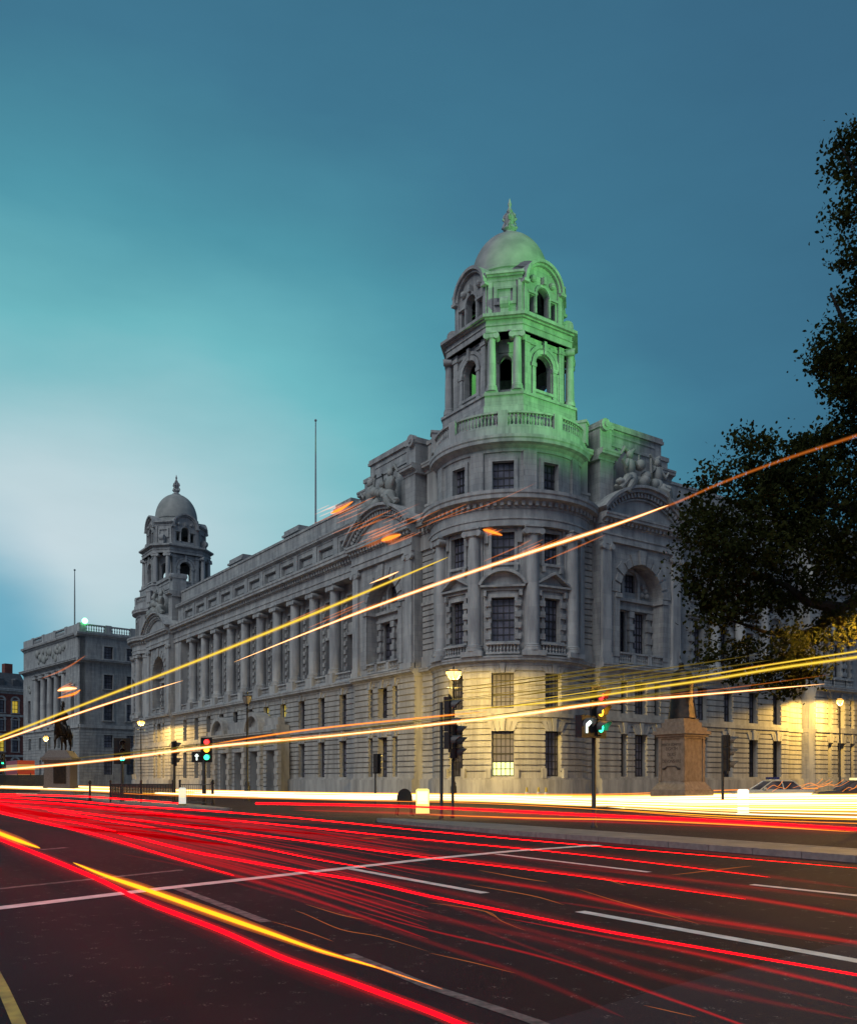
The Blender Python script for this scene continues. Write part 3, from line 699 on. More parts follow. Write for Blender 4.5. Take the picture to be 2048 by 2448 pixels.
wall(a, Lm, u0, u1, b-.6, b, 22.7, 25.1, holes(pan, 23.5, 24.55)); a.box(Lm, u0, u1, b-1.0, b-.45, 22.7, 25.1)
for u in bays:
    a.box(Lm, u-1.2, u+1.2, b-.46, b-.3, 23.75, 24.3)
for u in [bays[0]-B/2]+cols+[bays[-1]+B/2]: a.box(Lm, u-.4, u+.4, b-.1, b+.12, 22.75, 25.08)
cornice(a, Lm, u0, u1, b, 25.0, 25.7, .45, 1, 1.2); a.box(Lm, u0, u1, b-1.2, b-.1, 25.7, 26.0)
a.box(Lm, u0, u1, b-1.6, b-.45, 26.0, 27.5); a.box(Lm, u0, u1, b-1.7, b-.35, 27.5, 27.75)
a.build('attic_wall', M_['stone'], bld)

# ---- entrance porch in the middle of the long front
a = MB(); s0, s1 = 29.2, 48.6; q = 6.9
ops = [(u-1.0, u+1.0, 0, 4.6) for u in por]
rustic(a, Lm, s0, s1, q, .25, 6.0, ops, thick=1.4, course=.5)
for u in [por[0]-B/2]+[x+B/2 for x in por]:
    for k in range(9): a.box(Lm, u-.42, u+.42, q-.05, q+(.42 if k % 2 else .3), .3+k*.62, .3+k*.62+.56)
cornice(a, Lm, s0-.2, s1+.2, q+.1, 6.0, 6.75, .65, 1, 1.6)
a.box(Lm, s0, s1, q-1.4, q+.1, 6.75, 7.3)
uc = por[3]+.6
ring(a, Lm, uc, 6.75, 1.7, 2.15, q-1.0, q+.6, 0, PI, 14); pts = arc(uc, 6.75, 1.7, 0, PI, 14); a.add([Lm(u, q-.1, z) for u, z in pts], [tuple(range(15))])
ring(a, Lm, por[1]-.6, 6.75, 1.7, 2.15, q-1.0, q+.6, 0, PI, 14); pts = arc(por[1]-.6, 6.75, 1.7, 0, PI, 14); a.add([Lm(u, q-.1, z) for u, z in pts], [tuple(range(15))])
a.box(Lm, s0+.3, s1-.3, q-1.0, q-.2, 7.3, 8.1)
a.box(Lm, s0, s1, 5.2, q+1.2, 0, .25)
a.build('entrance_porch', M_['rust'], bld)
for u in por:
    a = MB(); a.box(Lm, u-1.0, u+1.0, 5.55, 5.75, .25, 4.6)
    for sg in (-1, 1):
        for z0, z1 in ((.5, 1.9), (2.1, 4.2)): a.box(Lm, u+sg*.5-.36, u+sg*.5+.36, 5.7, 5.8, z0, z1)
    a.build('door', mat('door_wood', (.035, .022, .016), .5) if 'door_wood' not in bpy.data.materials else bpy.data.materials['door_wood'], bld)

# ---- right-hand wing
p = 5.4; rb = [17.6, 21.3, 25.0, 28.7]
def low_wing(t0, t1, p, ws, lowz=1.75):
    a = MB(); a.box(Rm, t0, t1, 3.5, p+.3, 0, 1.5); a.box(Rm, t0, t1, 3.5, p+.18, 1.5, 1.62)
    rustic(a, Rm, t0, t1, p, 1.62, 6.2, holes(ws, 1.75, 5.2)); rustic(a, Rm, t0, t1, p, 6.5, 10.1, holes(ws, 6.75, 9.6)); a.box(Rm, t0, t1, 4.2, p+.16, 6.2, 6.5)
    for u, w in ws: keystones(a, Rm, u, w, 5.2, p, .7); keystones(a, Rm, u, w, 9.6, p, .4)
    a.build('rusticated_base', M_['rust'], bld); a = MB(); cornice(a, Rm, t0, t1, p, 10.1, 10.75, .5, 1, 1.4); a.build('string_course', M_['trim'], bld)
    a = MB(); b = p-.6
    wall(a, Rm, t0, t1, b-.6, b, 10.75, 20.45, holes(ws, 11.9, 15.2)+holes(ws, 17.4, 19.4))
    for i, (u, w) in enumerate(ws):
        surround(a, Rm, u, w, 11.9, 15.2, b, True); surround(a, Rm, u, w, 17.4, 19.4, b, False, .22, .12); pediment(a, Rm, u, w/2+.65, b, 15.95, .85, 'seg' if i % 2 else 'tri', .5)
        balustrade(a, Rm, u-w/2-.3, u+w/2+.3, b+.35, 10.9, 11.75, .25, .26)
    a.build('wing_wall', M_['stone'], bld)
    for u, w in ws:
        window(w, 3.45, 3, 5, bld, Rm(u, p-.55, 1.75), RZR); window(w, 2.85, 3, 4, bld, Rm(u, p-.55, 6.75), RZR)
        window(w, 3.3, 3, 6, bld, Rm(u, b-.4, 11.9), RZR); window(w, 2.0, 3, 4, bld, Rm(u, b-.4, 17.4), RZR)
    a = MB(); a.box(Rm, t0, t1, 3.5, b+.3, 20.45, 21.7); dentils(a, Rm, t0, t1, b+.3, 21.8, 22.15, .26, .26, .34); cornice(a, Rm, t0, t1, b+.3, 21.7, 22.75, .75, 1, 2); a.build('cornice', M_['trim'], bld)
    a = MB(); b -= .3; a.box(Rm, t0, t1, b-1, b, 22.7, 25.1); cornice(a, Rm, t0, t1, b, 25.0, 25.7, .45, 1, 1.2); a.box(Rm, t0, t1, b-1.5, b-.35, 25.7, 27.4); a.box(Rm, t0, t1, b-1.6, b-.25, 27.4, 27.65); a.build('attic_wall', M_['stone'], bld)
low_wing(13.78, 30.6, 5.4, [(u, 1.35) for u in rb]); low_wing(30.6, 34.0, 4.6, []); low_wing(34.0, 50.0, 6.1, [(36.6, .8), (38.6, 1.4), (40.6, .8), (46.5, 1.4)])
for u in rb[:3]:
    a = MB(); column(a, Rm(u+1.85, 5.3, 11.2), .5, 9.25, -PI/2); a.box(Rm, u+1.2, u+2.5, 4.6, 5.95, 10.75, 11.2); a.build('column', M_['trim'], bld, True)
# ---- roof, chimneys, flagpole
a = MB(); a.prism([(-4.2, -2), (2, -4.2), (50, -3.8), (50, 20), (20, 80), (-4.2, 80)], 26.6, 27.0); a.build('roof', M_['roof'], bld)
for s_, w_ in ((24.5, 3.0), (36.5, 3.6), (52.5, 4.2)):
    a = MB(); a.box(Lm, s_-w_/2, s_+w_/2, 0, 1.6, 27.0, 29.6); a.box(Lm, s_-w_/2-.3, s_+w_/2+.3, -.3, 1.9, 29.6, 29.85); a.box(Lm, s_-w_/2-.1, s_+w_/2+.1, -.1, 1.7, 29.85, 30.3); a.build('chimney', M_['stone'], bld)
a = MB(); a.tube([Lm(31.9, 1.0, 27), Lm(31.9, 1.0, 34), Lm(31.9, 1.0, 41.2)], [.12, .10, .06], 10); a.sphere(Lm(31.9, 1.0, 41.3), .15, 8, 6); a.lathe(Lm(31.9, 1.0, 27), [(.4, 0), (.3, .6), (.2, .8)], 10); a.build('flagpole', mat('pole_paint', (.30, .33, .35), .5), bld, True)
# close the reentrant corners of the right wing
a = MB(); a.box(Rm, 34.02, 34.3, 3.4, 5.4, 0, 27.0); a.box(Rm, 30.0, 31.0, 0, 3.4, 0, 27.0); a.box(Rm, 30.4, 34.2, 3.0, 3.6, 0, 27.0); a.build('recess_wall', M_['stone'], bld)

# ------------------------------------------------------------------ ground, pavements, markings
def asphalt(name, c1, c2, rough=.55):
    m = noisy(name, c1, c2, .35, rough, .5, 90); t = m.node_tree; b = t.nodes['Principled BSDF']
    g = t.nodes.new('ShaderNodeTexCoord')
    v = t.nodes.new('ShaderNodeTexVoronoi'); v.inputs['Scale'].default_value = 5.5; t.links.new(g.outputs['Object'], v.inputs['Vector'])
    n2 = t.nodes.new('ShaderNodeTexNoise'); n2.inputs['Scale'].default_value = 55; n2.inputs['Detail'].default_value = 5; t.links.new(g.outputs['Object'], n2.inputs['Vector'])
    r1 = t.nodes.new('ShaderNodeMapRange'); r1.inputs['From Min'].default_value = .54; r1.inputs['From Max'].default_value = .66; r1.inputs['To Max'].default_value = .8; t.links.new(n2.outputs[0], r1.inputs[0])
    r2 = t.nodes.new('ShaderNodeMapRange'); r2.inputs['From Min'].default_value = .30; r2.inputs['From Max'].default_value = .12; t.links.new(v.outputs[0], r2.inputs[0])
    mm = t.nodes.new('ShaderNodeMath'); mm.operation = 'MULTIPLY'; t.links.new(r1.outputs[0], mm.inputs[0]); t.links.new(r2.outputs[0], mm.inputs[1])
    old = b.inputs['Base Color'].links[0].from_socket
    x = t.nodes.new('ShaderNodeMix'); x.data_type = 'RGBA'; t.links.new(mm.outputs[0], x.inputs['Factor']); t.links.new(old, x.inputs['A']); x.inputs['B'].default_value = (.30, .27, .25, 1)
    t.links.new(x.outputs['Result'], b.inputs['Base Color'])
    return m
M_['road'] = asphalt('asphalt', (.038, .026, .032), (.025, .018, .0225), .8); M_['patch'] = asphalt('asphalt_patch', (.050, .042, .054), (.038, .033, .042), .8)  # road base colour tinted maroon, painting in the red light cast on it
for k_ in ('road', 'patch'): M_[k_].node_tree.nodes['Principled BSDF'].inputs['Specular IOR Level'].default_value = .07
M_['pave'] = noisy('paving', (.20, .19, .18), (.13, .125, .12), 1.5, .75, .1, 30)
a = MB(); a.add([(-700, -60, 0), (700, -60, 0), (700, 1200, 0), (-700, 1200, 0)], [(0, 1, 2, 3)]); tag(a.build('road', M_['road']), kind='structure')
a = MB(); pl = [(-12, 300), (-12, -3)]+[(-3+9*math.cos(t), -3+9*math.sin(t)) for t in [PI+PI/2*i/10 for i in range(11)]]+[(300, -12), (300, 300)]
a.prism(pl, -.1, .12); o = a.build('pavement', M_['pave']); o.location = BC; o.rotation_euler = (0, 0, BA); tag(o, kind='structure')
def island(front, back, name):
    f = [P(x, y) for x, y in front]; b = [P(x, y, .13) for x, y in back]
    pts = [(p.x, p.y) for p in f]+[(p.x, p.y) for p in reversed(b)]
    a = MB(); a.prism(pts, -.05, .12); o = tag(a.build(name, M_['pave']), kind='structure')
    k = MB(); n = len(pts)
    for i in range(n):
        p, q = Vector((*pts[i], 0)), Vector((*pts[(i+1) % n], 0)); d = (q-p).normalized(); s = Vector((-d.y, d.x, 0)); m = max(1, int((q-p).length/.95)); st = (q-p).length/m
        for j in range(m):
            c0, c1 = p+d*(st*j+.008), p+d*(st*(j+1)-.008)
            k.hexa([c0-s*.03, c1-s*.03, c1+s*.16, c0+s*.16]+[v+Vector((0, 0, .127)) for v in (c0-s*.03, c1-s*.03, c1+s*.16, c0+s*.16)])
    k.build('kerb', M_['kerb'], o)
island([(905, 1966), (1000, 1976), (1216, 1997), (1432, 2013), (2048, 2063), (2700, 2116)], [(905, 1956), (960, 1957), (1200, 1970), (1500, 1991), (2048, 2029), (2700, 2072)], 'traffic_island')
island([(40, 1902), (190, 1909), (260, 1922), (370, 1932), (548, 1940)], [(40, 1896), (230, 1897), (330, 1908), (420, 1918), (548, 1932)], 'traffic_island')
def LZ(x, y): return (x/1.716, 1850+y/1.716)
def RZ(x, y): return (1024+x/1.716, 1850+y/1.716)
def strip(pts, w, m, name, z=.004):
    v = [P(x, y, z) for x, y in pts]; a = MB(); vs = []
    for i, p in enumerate(v):
        d = (v[min(i+1, len(v)-1)]-v[max(i-1, 0)]).normalized(); s = Vector((-d.y, d.x, 0)); vs += [p-s*w/2, p+s*w/2]
    a.add(vs, [(2*i, 2*i+1, 2*i+3, 2*i+2) for i in range(len(v)-1)]); return tag(a.build(name, m), kind='structure')
strip([LZ(-60, 558), LZ(700, 467), LZ(1757, 350), RZ(350, 317), RZ(700, 293)], .26, M_['paint'], 'stop_line', .008)
strip([LZ(1425, 388), RZ(232, 490)], .15, M_['paint'], 'lane_marking'); strip([RZ(280, 330), RZ(905, 404)], .13, M_['paint'], 'lane_marking')
strip([RZ(620, 565), RZ(1757, 768), RZ(2200, 846)], .15, M_['paint'], 'lane_marking'); strip([RZ(1325, 455), RZ(1757, 500), RZ(2200, 545)], .14, M_['paint'], 'lane_marking')
strip([LZ(725, 470), LZ(1090, 608)], .13, M_['worn'], 'lane_marking'); strip([LZ(1430, 740), LZ(1757, 872), RZ(430, 1015), RZ(700, 1130)], .10, M_['worn'], 'lane_marking')
strip([LZ(-60, 478), LZ(745, 395)], .14, M_['worn'], 'worn_marking'); strip([LZ(160, 313), LZ(275, 303)], .2, M_['worn'], 'worn_marking')
strip([LZ(-40, 780), LZ(12, 880), LZ(75, 1020), LZ(150, 1200)], .075, M_['ypaint'], 'edge_line')
a = MB(); v = [P(*RZ(x, y), .003) for x, y in ((440, 1030), (1000, 870), (1757, 680), (2300, 560), (2600, 900), (1500, 1200), (380, 1090))]; a.add(v, [tuple(range(7))]); tag(a.build('road_patch', M_['patch']), kind='structure')

# ------------------------------------------------------------------ far buildings on the left
def block(loc, rz, m, w_r, w_l, h, label, style):
    e = empty('office_building' if style == 'pale' else 'brick_building', loc, rz, label, 'building')
    a = MB(); a.box(I, 0, w_r, 0, w_l, 0, h); wl = a.build('wall', m, e)
    return e
def Rm2(u, o, z): return (u, -o, z)
def Lm2(u, o, z): return (-o, u, z)
ob = empty('office_building', at(190, 160), R(42.4), 'pale stone office block with carved attic panels and roof balustrade behind the horse rider statue', 'building')
rows = [(2.5, 5.4), (7.5, 9.8), (12.5, 15.6), (18.3, 20.9), (23.8, 26.1)]
uw = [5.3, 9.6, 14.0, 18.5]
for M, rz, ln, us in ((Rm2, 0, 24, uw), (Lm2, R(-90), 30, [])):
    a = MB(); ops = [(u-.85, u+.85, z0, z1) for u in us for z0, z1 in rows]
    if us: wall(a, M, 0.02, ln, -1, 0, 11.5, 28, ops); rustic(a, M, 0, ln, .08, 0, 11.2, ops, .55, .09, .1)
    else:
        rustic(a, M, 0, ln, .08, 0, 11.2, [(u-.7, u+.7, z0, z1) for u in (3.5, 10, 15, 20, 26) for z0, z1 in rows[:2]], .55, .09, .1)
        wall(a, M, 0, ln, -1, 0, 11.2, 23.2, [(u-.8, u+.8, 13, 17.5) for u in (3.4, 26.6)]+[(7.2, 22.8, 12.0, 21.2)]); wall(a, M, 0, ln, -1, -.02, 23.2, 28)
        a.box(M, 7.2, 22.8, -1.6, -1.0, 11.2, 22)
    a.build('wall', M_['stone'], ob)
    a = MB(); cornice(a, M, -.6 if us else 0, ln, .1, 22.8, 23.6, .9, 1, 1); cornice(a, M, -.6 if us else 0, ln, .1, 27.6, 28.3, .5, 1, 1); a.box(M, 0, ln, -.5, .3, 11.0, 11.6); a.build('cornice', M_['trim'], ob)
    a = MB(); n = 5
    for i in range(n):
        x0, x1 = ln*i/n, ln*(i+1)/n; a.box(M, x0, x0+1.1, -.5, .1, 28.3, 30.0)
        if us or i % 2: balustrade(a, M, x0+1.1, x1, -.2, 28.4, 29.9, .42, .4, 1, .25, .14)
        else: a.box(M, x0+1.1, x1, -.5, 0, 28.3, 29.9)
    a.build('parapet_balustrade', M_['trim'], ob)
    for u in us:
        for z0, z1 in rows[2:]: a = MB(); surround(a, M, u, 1.7, z0, z1, 0, False, .25, .15); a.build('window_surround', M_['trim'], ob)
        for z0, z1 in rows: window(1.7, z1-z0, 3, 4, ob, M(u, -.4, z0), rz, bar=.06)
a = MB()
for u in (7.6, 11.4, 15.0, 18.6, 22.4): column(a, Lm2(u, -.15, 11.6), .7, 10.6, PI, 12, .8)
a.build('column', M_['trim'], ob, True)
for u in (9.5, 13.2, 16.8, 20.5): window(1.8, 8, 3, 8, ob, Lm2(u, -.95, 12.5), R(-90), bar=.06)
for u in (3.4, 26.6): window(1.6, 4.5, 3, 5, ob, Lm2(u, -.5, 13), R(-90), bar=.06)
a = MB(); rn = random.Random(3)
for i in range(26): a.sphere(Lm2(7+rn.random()*16, .05, 24.6+rn.random()*2.2), rn.uniform(.3, .7), 8, 5, (.5, 1, 1.2))
a.build('carved_relief', M_['dome'], ob, True)
for c_ in (3.4, 26.6):
    a = MB()
    for i in range(7): a.sphere(Lm2(c_+rn.uniform(-1.2, 1.2), .05, 18.5+rn.random()*3), rn.uniform(.25, .5), 8, 5, (.5, 1, 1))
    a.build('carved_relief', M_['dome'], ob, True)
a = MB(); a.box(I, 0, 24, 0, 30, 27.9, 28.2); a.build('roof', M_['roof'], ob)
a = MB(); a.tube([(2.0, 7.6, 28), (2.0, 7.6, 36), (2.0, 7.6, 41.0)], [.16, .13, .08], 8); a.sphere((2.0, 7.6, 41.1), .2, 8, 6); a.box(I, 1.6, 2.4, 7.2, 8.0, 28, 29); a.build('flagpole', bpy.data.materials['pole_paint'], ob)
gl = MB(); gl.sphere((.9, -.2, 30.35), .5, 12, 8); gl.build('roof_floodlight', glow('green_glow', (.12, 1, .3), 12), ob)

M_['brick'] = noisy('red_brick', (.22, .07, .055), (.13, .045, .04), 1.2, .8, .2, 30)
bb = empty('brick_building', at(60, 236), R(48), 'dark red brick building with white bands and arched lit windows at the far left', 'building')
def Fm(u, o, z): return (-u, -o, z)
zr = [(3, 6.5), (9, 12), (14.5, 17.3), (19.2, 22.4)]
uu = [2.6+3.6*i for i in range(7)]
a = MB(); wall(a, Fm, -1, 27, -1, 0, 0, 25.5, [(u-.8, u+.8, z0, z1) for u in uu for z0, z1 in zr]); a.box(I, -27, 1, .9, 14, 0, 25); a.build('wall', M_['brick'], bb)
a = MB()
for z in (7.6, 13.2, 18.2): a.box(Fm, -1, 27, -.1, .25, z, z+.55)
cornice(a, Fm, -1.2, 27.2, 0, 24.2, 25.6, .9, 1, 1)
for u in uu:
    for z0, z1 in zr: surround(a, Fm, u, 1.6, z0, z1, 0, False, .3, .15); ring(a, Fm, u, z1, .8, 1.25, -.05, .2, 0, PI, 8)
a.build('stone_band', M_['trim'], bb)
for i, u in enumerate(uu):
    for j, (z0, z1) in enumerate(zr): window(1.6, z1-z0, 2, 3, bb, Fm(u, -.3, z0), 0, m_lit_warm if (i, j) in ((0, 3), (1, 1), (3, 3), (2, 0)) else None, bar=.08)
a = MB(); a.add([(-27, 0, 25.5), (1, 0, 25.5), (1, 12, 25.5), (-27, 12, 25.5), (-26, 3, 30), (0, 3, 30), (0, 9, 30), (-26, 9, 30)], [(0, 1, 5, 4), (1, 2, 6, 5), (2, 3, 7, 6), (3, 0, 4, 7), (4, 5, 6, 7)]); rf = a.build('roof', M_['roof'], bb)
for x in (-3, -10, -17): a = MB(); a.box(I, x-1, x+1, 3, 5, 27, 32.5); a.build('chimney', M_['brick'], rf)
for x in (-2, -6, -10.5, -15, -20): a = MB(); a.box(I, x-.9, x+.9, .6, 2.5, 25.5, 28); a.sphere((x, 1.5, 28), 1.0, 10, 6, (1, 1, .6)); a.build('dormer', M_['roof'], rf)

# ------------------------------------------------------------------ street lamps
def lamp_mat(): return glow('lamp_glass', (1, .50, .09), 2.2, True)
M_['lampglass'] = lamp_mat(); M_['darkglass'] = mat('unlit_glass', (.25, .24, .22), .15)
def street_lamp(loc, h, label, lit=0, col=(1, .58, .20), big=1.0, tilt=0):
    e = empty('street_lamp', loc, 0, label, 'street lamp', 'street lamps')
    a = MB(); a.lathe((0, 0, 0), [(.24, 0), (.24, .35), (.2, .4), (.2, 1.0), (.14, 1.15), (.16, 1.25), (.09, 1.4), (.075, h*.5), (.055, h-1.05), (.09, h-1.0), (.05, h-.95), (.05, h-.8)], 14); a.build('pole', M_['iron'], e, True)
    a = MB(); a.tube([(-.42, 0, h-1.25), (.42, 0, h-1.25)], .022, 6); a.sphere((-.43, 0, h-1.25), .04, 6, 5); a.sphere((.43, 0, h-1.25), .04, 6, 5)
    a.lathe((0, 0, h-.82), [(.05, 0), (.16, .06), (.16, .1), (.05, .12)], 10); a.build('ladder_bar', M_['iron'], e, True)
    a = MB(); a.lathe((0, 0, h-.70), [(.13*big, 0), (.20*big, .12), (.29*big, .36), (.31*big, .52), (.2*big, .62), (.03, .66)], 16); a.build('lantern_glass', M_['lampglass'] if lit else M_['darkglass'], e, True)
    a = MB(); a.lathe((0, 0, h-.70), [(.325*big, .5), (.34*big, .54), (.325*big, .58)], 16, False); a.lathe((0, 0, h-.08), [(.14, 0), (.1, .05), (.05, .1), (.06, .16), (.02, .3)], 10)
    for k in range(4): c, s = math.cos(k*PI/2), math.sin(k*PI/2); a.tube([(c*r*big, s*r*big, h-.70+z) for r, z in ((.14, 0), (.21, .12), (.3, .36), (.32, .52))], .014, 5)
    a.build('lantern_frame', M_['iron'], e, True)
    if lit:
        d = bpy.data.lights.new('lamp_light', 'SPOT'); d.energy = lit; d.color = col; d.shadow_soft_size = .25; d.spot_size = R(178); d.spot_blend = .12   # the lantern's roof shades everything above it
        o = bpy.data.objects.new('lamp_light', d); COL.objects.link(o); o.location = (0, 0, h-.4); o.parent = e; o.rotation_euler = (R(tilt), 0, 0)
    return e
street_lamp(at(1084, 58), 8.75, 'lit tall street lamp in front of the round corner bay, brightest of the lamps', 8500, (1, .66, .14), big=1.6, tilt=13)
street_lamp(at(337, 119), 9.5, 'lit street lamp standing before the far corner of the long facade', 6000, (1, .62, .16), big=1.6)
street_lamp(at(110, 112), 7.1, 'small lit street lamp just left of the horse rider statue', 2200, (1, .6, .2))
street_lamp(at(2007, 84), 9.25, 'lit street lamp with slim blue-grey post before the far right wing', 7000, (1, .60, .12), tilt=10)
street_lamp(at(591, 62), 7.5, 'tall unlit street lamp in front of the entrance porch')
street_lamp(at(2092, 25.9), 6.7, 'lit street lamp by the tree, its glow on the lowest leaves', 2600, (1, .50, .07))

street_lamp(at(2200, 38), 7.4, 'lit street lamp just beyond the right edge, throwing orange light on the inscribed plinth', 3600, (1, .52, .12))

# ------------------------------------------------------------------ traffic signals
LENS = dict(r=glow('red_lens', (1, .02, .02), 6), a=glow('amber_lens', (1, .42, .02), 6), g=glow('green_lens', (.03, 1, .42), 5), w=glow('white_arrow', (.85, 1, .9), 2.2))
LENS_OFF = mat('dark_lens', (.03, .03, .03), .2); M_['hood'] = mat('hood_plastic', (.10, .10, .10), .45)
def signal(loc, yaw, zb, zt, w, lit, label, arrow=None, dx=0.0, pole_top=None, pr=.058, back=True):
    e = empty('traffic_signal', loc, 0, label, 'traffic signal', 'traffic signals')
    Mz = Matrix.Rotation(yaw, 4, 'Z'); off = Vector((dx, 0, 0))
    a = MB(); a.lathe((0, 0, 0), [(pr*1.5, 0), (pr*1.5, .06), (pr, .1), (pr, (pole_top or zb+.15)), (pr*.8, (pole_top or zb+.15)+.03)], 12); a.build('pole', M_['signal'], e, True)
    def T(u, o, z): return tuple(Mz @ Vector((u, -o, z))+off)
    h = zt-zb
    if back:
        a = MB(); a.box(T, -w/2, w/2, -.03, .0, zb, zt); a.build('backing_board', M_['signal'], e)
    a = MB()
    for i in range(3): a.box(T, -.15, .15, -.2, .06, zb+h*(.06+.305*i), zb+h*(.06+.305*i)+h*.29)
    a.build('signal_housing', M_['signal'], e)
    for i, c in enumerate('gar'):
        zc = zb+h*(.205+.305*i); r = min(.14, h*.125)
        a = MB(); n = 14; vs = []
        for k in range(n+1):
            t = R(-30)+R(240)*k/n; L_ = .34*(.45+.55*max(0, math.sin(t)))
            vs += [T(r*1.15*math.cos(t), .05, zc+r*1.15*math.sin(t)), T(r*1.15*math.cos(t), .05+L_, zc+r*1.1*math.sin(t)), T(r*1.28*math.cos(t), .05, zc+r*1.28*math.sin(t)), T(r*1.24*math.cos(t), .05+L_, zc+r*1.2*math.sin(t))]
        fs = []
        for k in range(n): q = 4*k; fs += [(q, q+1, q+5, q+4), (q+2, q+6, q+7, q+3), (q+1, q+3, q+7, q+5)]
        a.add(vs, fs); hd = a.build('hood', M_['hood'], e)
        a = MB(); pts = []
        m = 14
        a.add([T(r*math.cos(2*PI*k/m), .07, zc+r*math.sin(2*PI*k/m)) for k in range(m)]+[T(0, .11, zc)], [(k, (k+1) % m, m) for k in range(m)])
        a.build('lens', LENS[c] if c in lit else LENS_OFF, e)
    if arrow:
        ab = h*.42; u1 = -w/2-.005; u0 = u1-ab*.78
        a = MB(); a.box(T, u0, u1, -.2, .02, zb, zb+ab); a.build('arrow_box', M_['signal'], e)
        uc, zc, k = (u0+u1)/2+.02, zb+ab*.5, ab*.30
        a = MB()
        def poly(p): a.add([T(uc+x*k, .045, zc+y*k) for x, y in p]+[T(uc+x*k, .03, zc+y*k) for x, y in p], [tuple(range(len(p))), tuple(range(len(p), 2*len(p)))[::-1]]+[(i, (i+1) % len(p), len(p)+(i+1) % len(p), len(p)+i) for i in range(len(p))])
        if arrow == 'up': poly([(-.2, -1), (.2, -1), (.2, .25), (.7, .25), (0, 1.1), (-.7, .25), (-.2, .25)])
        else: poly([(-.45, -1), (-.05, -1), (-.05, .15), (.05, .35), (.2, .4), (.2, 0), (1.0, .6), (.2, 1.2), (.2, .8), (-.1, .75), (-.38, .5), (-.45, .15)])
        a.build('arrow', LENS['w'], e)
        a = MB(); n = 12; vs = []; rr = ab*.36
        for q in range(n+1):
            t = PI*q/n; vs += [T(uc+rr*math.cos(t), .02, zc+rr*math.sin(t)), T(uc+rr*math.cos(t), .02+.2*math.sin(t)+.05, zc+rr*math.sin(t)), T(uc+rr*1.05*math.cos(t), .02, zc+rr*1.05*math.sin(t)), T(uc+rr*1.05*math.cos(t), .02+.2*math.sin(t)+.05, zc+rr*1.05*math.sin(t))]
        a.add(vs, [(4*q, 4*q+1, 4*q+5, 4*q+4) for q in range(n)]+[(4*q+2, 4*q+6, 4*q+7, 4*q+3) for q in range(n)]+[(4*q+1, 4*q+3, 4*q+7, 4*q+5) for q in range(n)]); a.build('hood', M_['hood'], e)
    return e
signal(at(1419, 24.6, .12), R(46), 2.50, 3.95, .74, 'rag', 'near black signal with red, amber and green lit beside a bending white arrow', 'turn', .14, 2.6, .062)
signal(at(1055, 30.7, .12), R(80), 2.3, 4.30, .5, '', 'tall dark signal seen side-on before the brightest street lamp', None, .30, 4.0, .06)
signal(at(1082, 31.5, .1), R(80), 2.05, 3.35, .5, '', 'lower dark traffic signal close behind the tall side-on one', None, .12, 2.2, .05)
signal(at(897, 53), R(150), 1.85, 3.05, .55, '', 'small black traffic signal seen from behind before the grooved facade', None, .12, 3.0, .055)
signal(at(1727, 35), R(75), 1.72, 3.30, .55, '', 'dark traffic signal right of the inscribed plinth, unlit from this side', None, .22, 3.2, .055)
signal(at(292, 56, .12), R(25), 2.35, 4.0, 1.0, 'g', 'traffic signal showing only a round green light, behind the pedestrian railing', None, .0, 3.9, .09)
signal(at(417, 54, .12), R(120), 2.2, 3.75, .75, '', 'dark traffic signal turned away, rising out of the pedestrian railing', None, .05, 3.6, .08)
signal(at(488, 48, .12), R(22), 2.30, 3.65, .62, 'rag', 'traffic signal with all three lights and an upright white arrow, by the railing end', 'up', .12, 2.5, .10)
signal(at(7, 120), R(10), 3.4, 5.2, .6, 'g', 'distant traffic signal glowing green at the far left edge', None, 0, 5, .1)

# ------------------------------------------------------------------ bollards, signs, railings, cones
def lit_bollard(loc, h, w, es, col, label, top=True, yaw=0):
    e = empty('keep_left_bollard', loc, yaw, label, 'bollard', 'lit traffic bollards')
    a = MB(); n = 8
    a.box(I, -w/2-.03, w/2+.03, -.17, .17, 0, .1); a.build('base', mat('bollard_base', (.25, .22, .08), .6), e)
    a = MB(); pr = [(-w/2, .1), (w/2, .1), (w/2, h-.05), (w/2-.06, h), (-w/2+.06, h), (-w/2, h-.05)]
    a.add([(x, -.14, z) for x, z in pr]+[(x, .14, z) for x, z in pr], [tuple(range(6)), tuple(range(6, 12))[::-1]]+[(i, (i+1) % 6, 6+(i+1) % 6, 6+i) for i in range(6)])
    a.build('shell', mat('lit_shell', (.8, .78, .6), .4, emit=col, es=es), e)
    a = MB(); a.box(I, -w/2+.05, w/2-.05, -.16, -.141, h*.45, h-.1); a.build('sign_panel', mat('lit_panel', (.8, .8, .7), .4, emit=(1, .95, .55), es=es*1.3), e)
    return e
lit_bollard(at(1010, 33.0, .12), 1.02, .50, .95, (.95, .80, .10), 'glowing yellow keep-left bollard at the near end of the traffic island')
lit_bollard(at(436, 46.5, .12), .95, .36, .55, (.75, .85, .8), 'pale white keep-left bollard at the end of the railing', yaw=.3)
lit_bollard(at(1776, 37, .0), 1.08, .38, 1.2, (1, .95, .8), 'white lit bollard in the bright headlight streaks before the pale car')
e = empty('temporary_sign', at(967, 33.4, .12), 0, 'black round-topped temporary sign on thin legs, seen from behind', 'road sign')
a = MB(); pr = [(.29*math.cos(t), 1.02-.36+.36*math.sin(t)) for t in [PI*i/14 for i in range(15)]]+[(-.29, .5), (.29, .5)]
a.add([(x, -.015, z) for x, z in pr]+[(x, .015, z) for x, z in pr], [tuple(range(17)), tuple(range(17, 34))[::-1]]+[(i, (i+1) % 17, 17+(i+1) % 17, 17+i) for i in range(17)]); a.build('panel', M_['signal'], e)
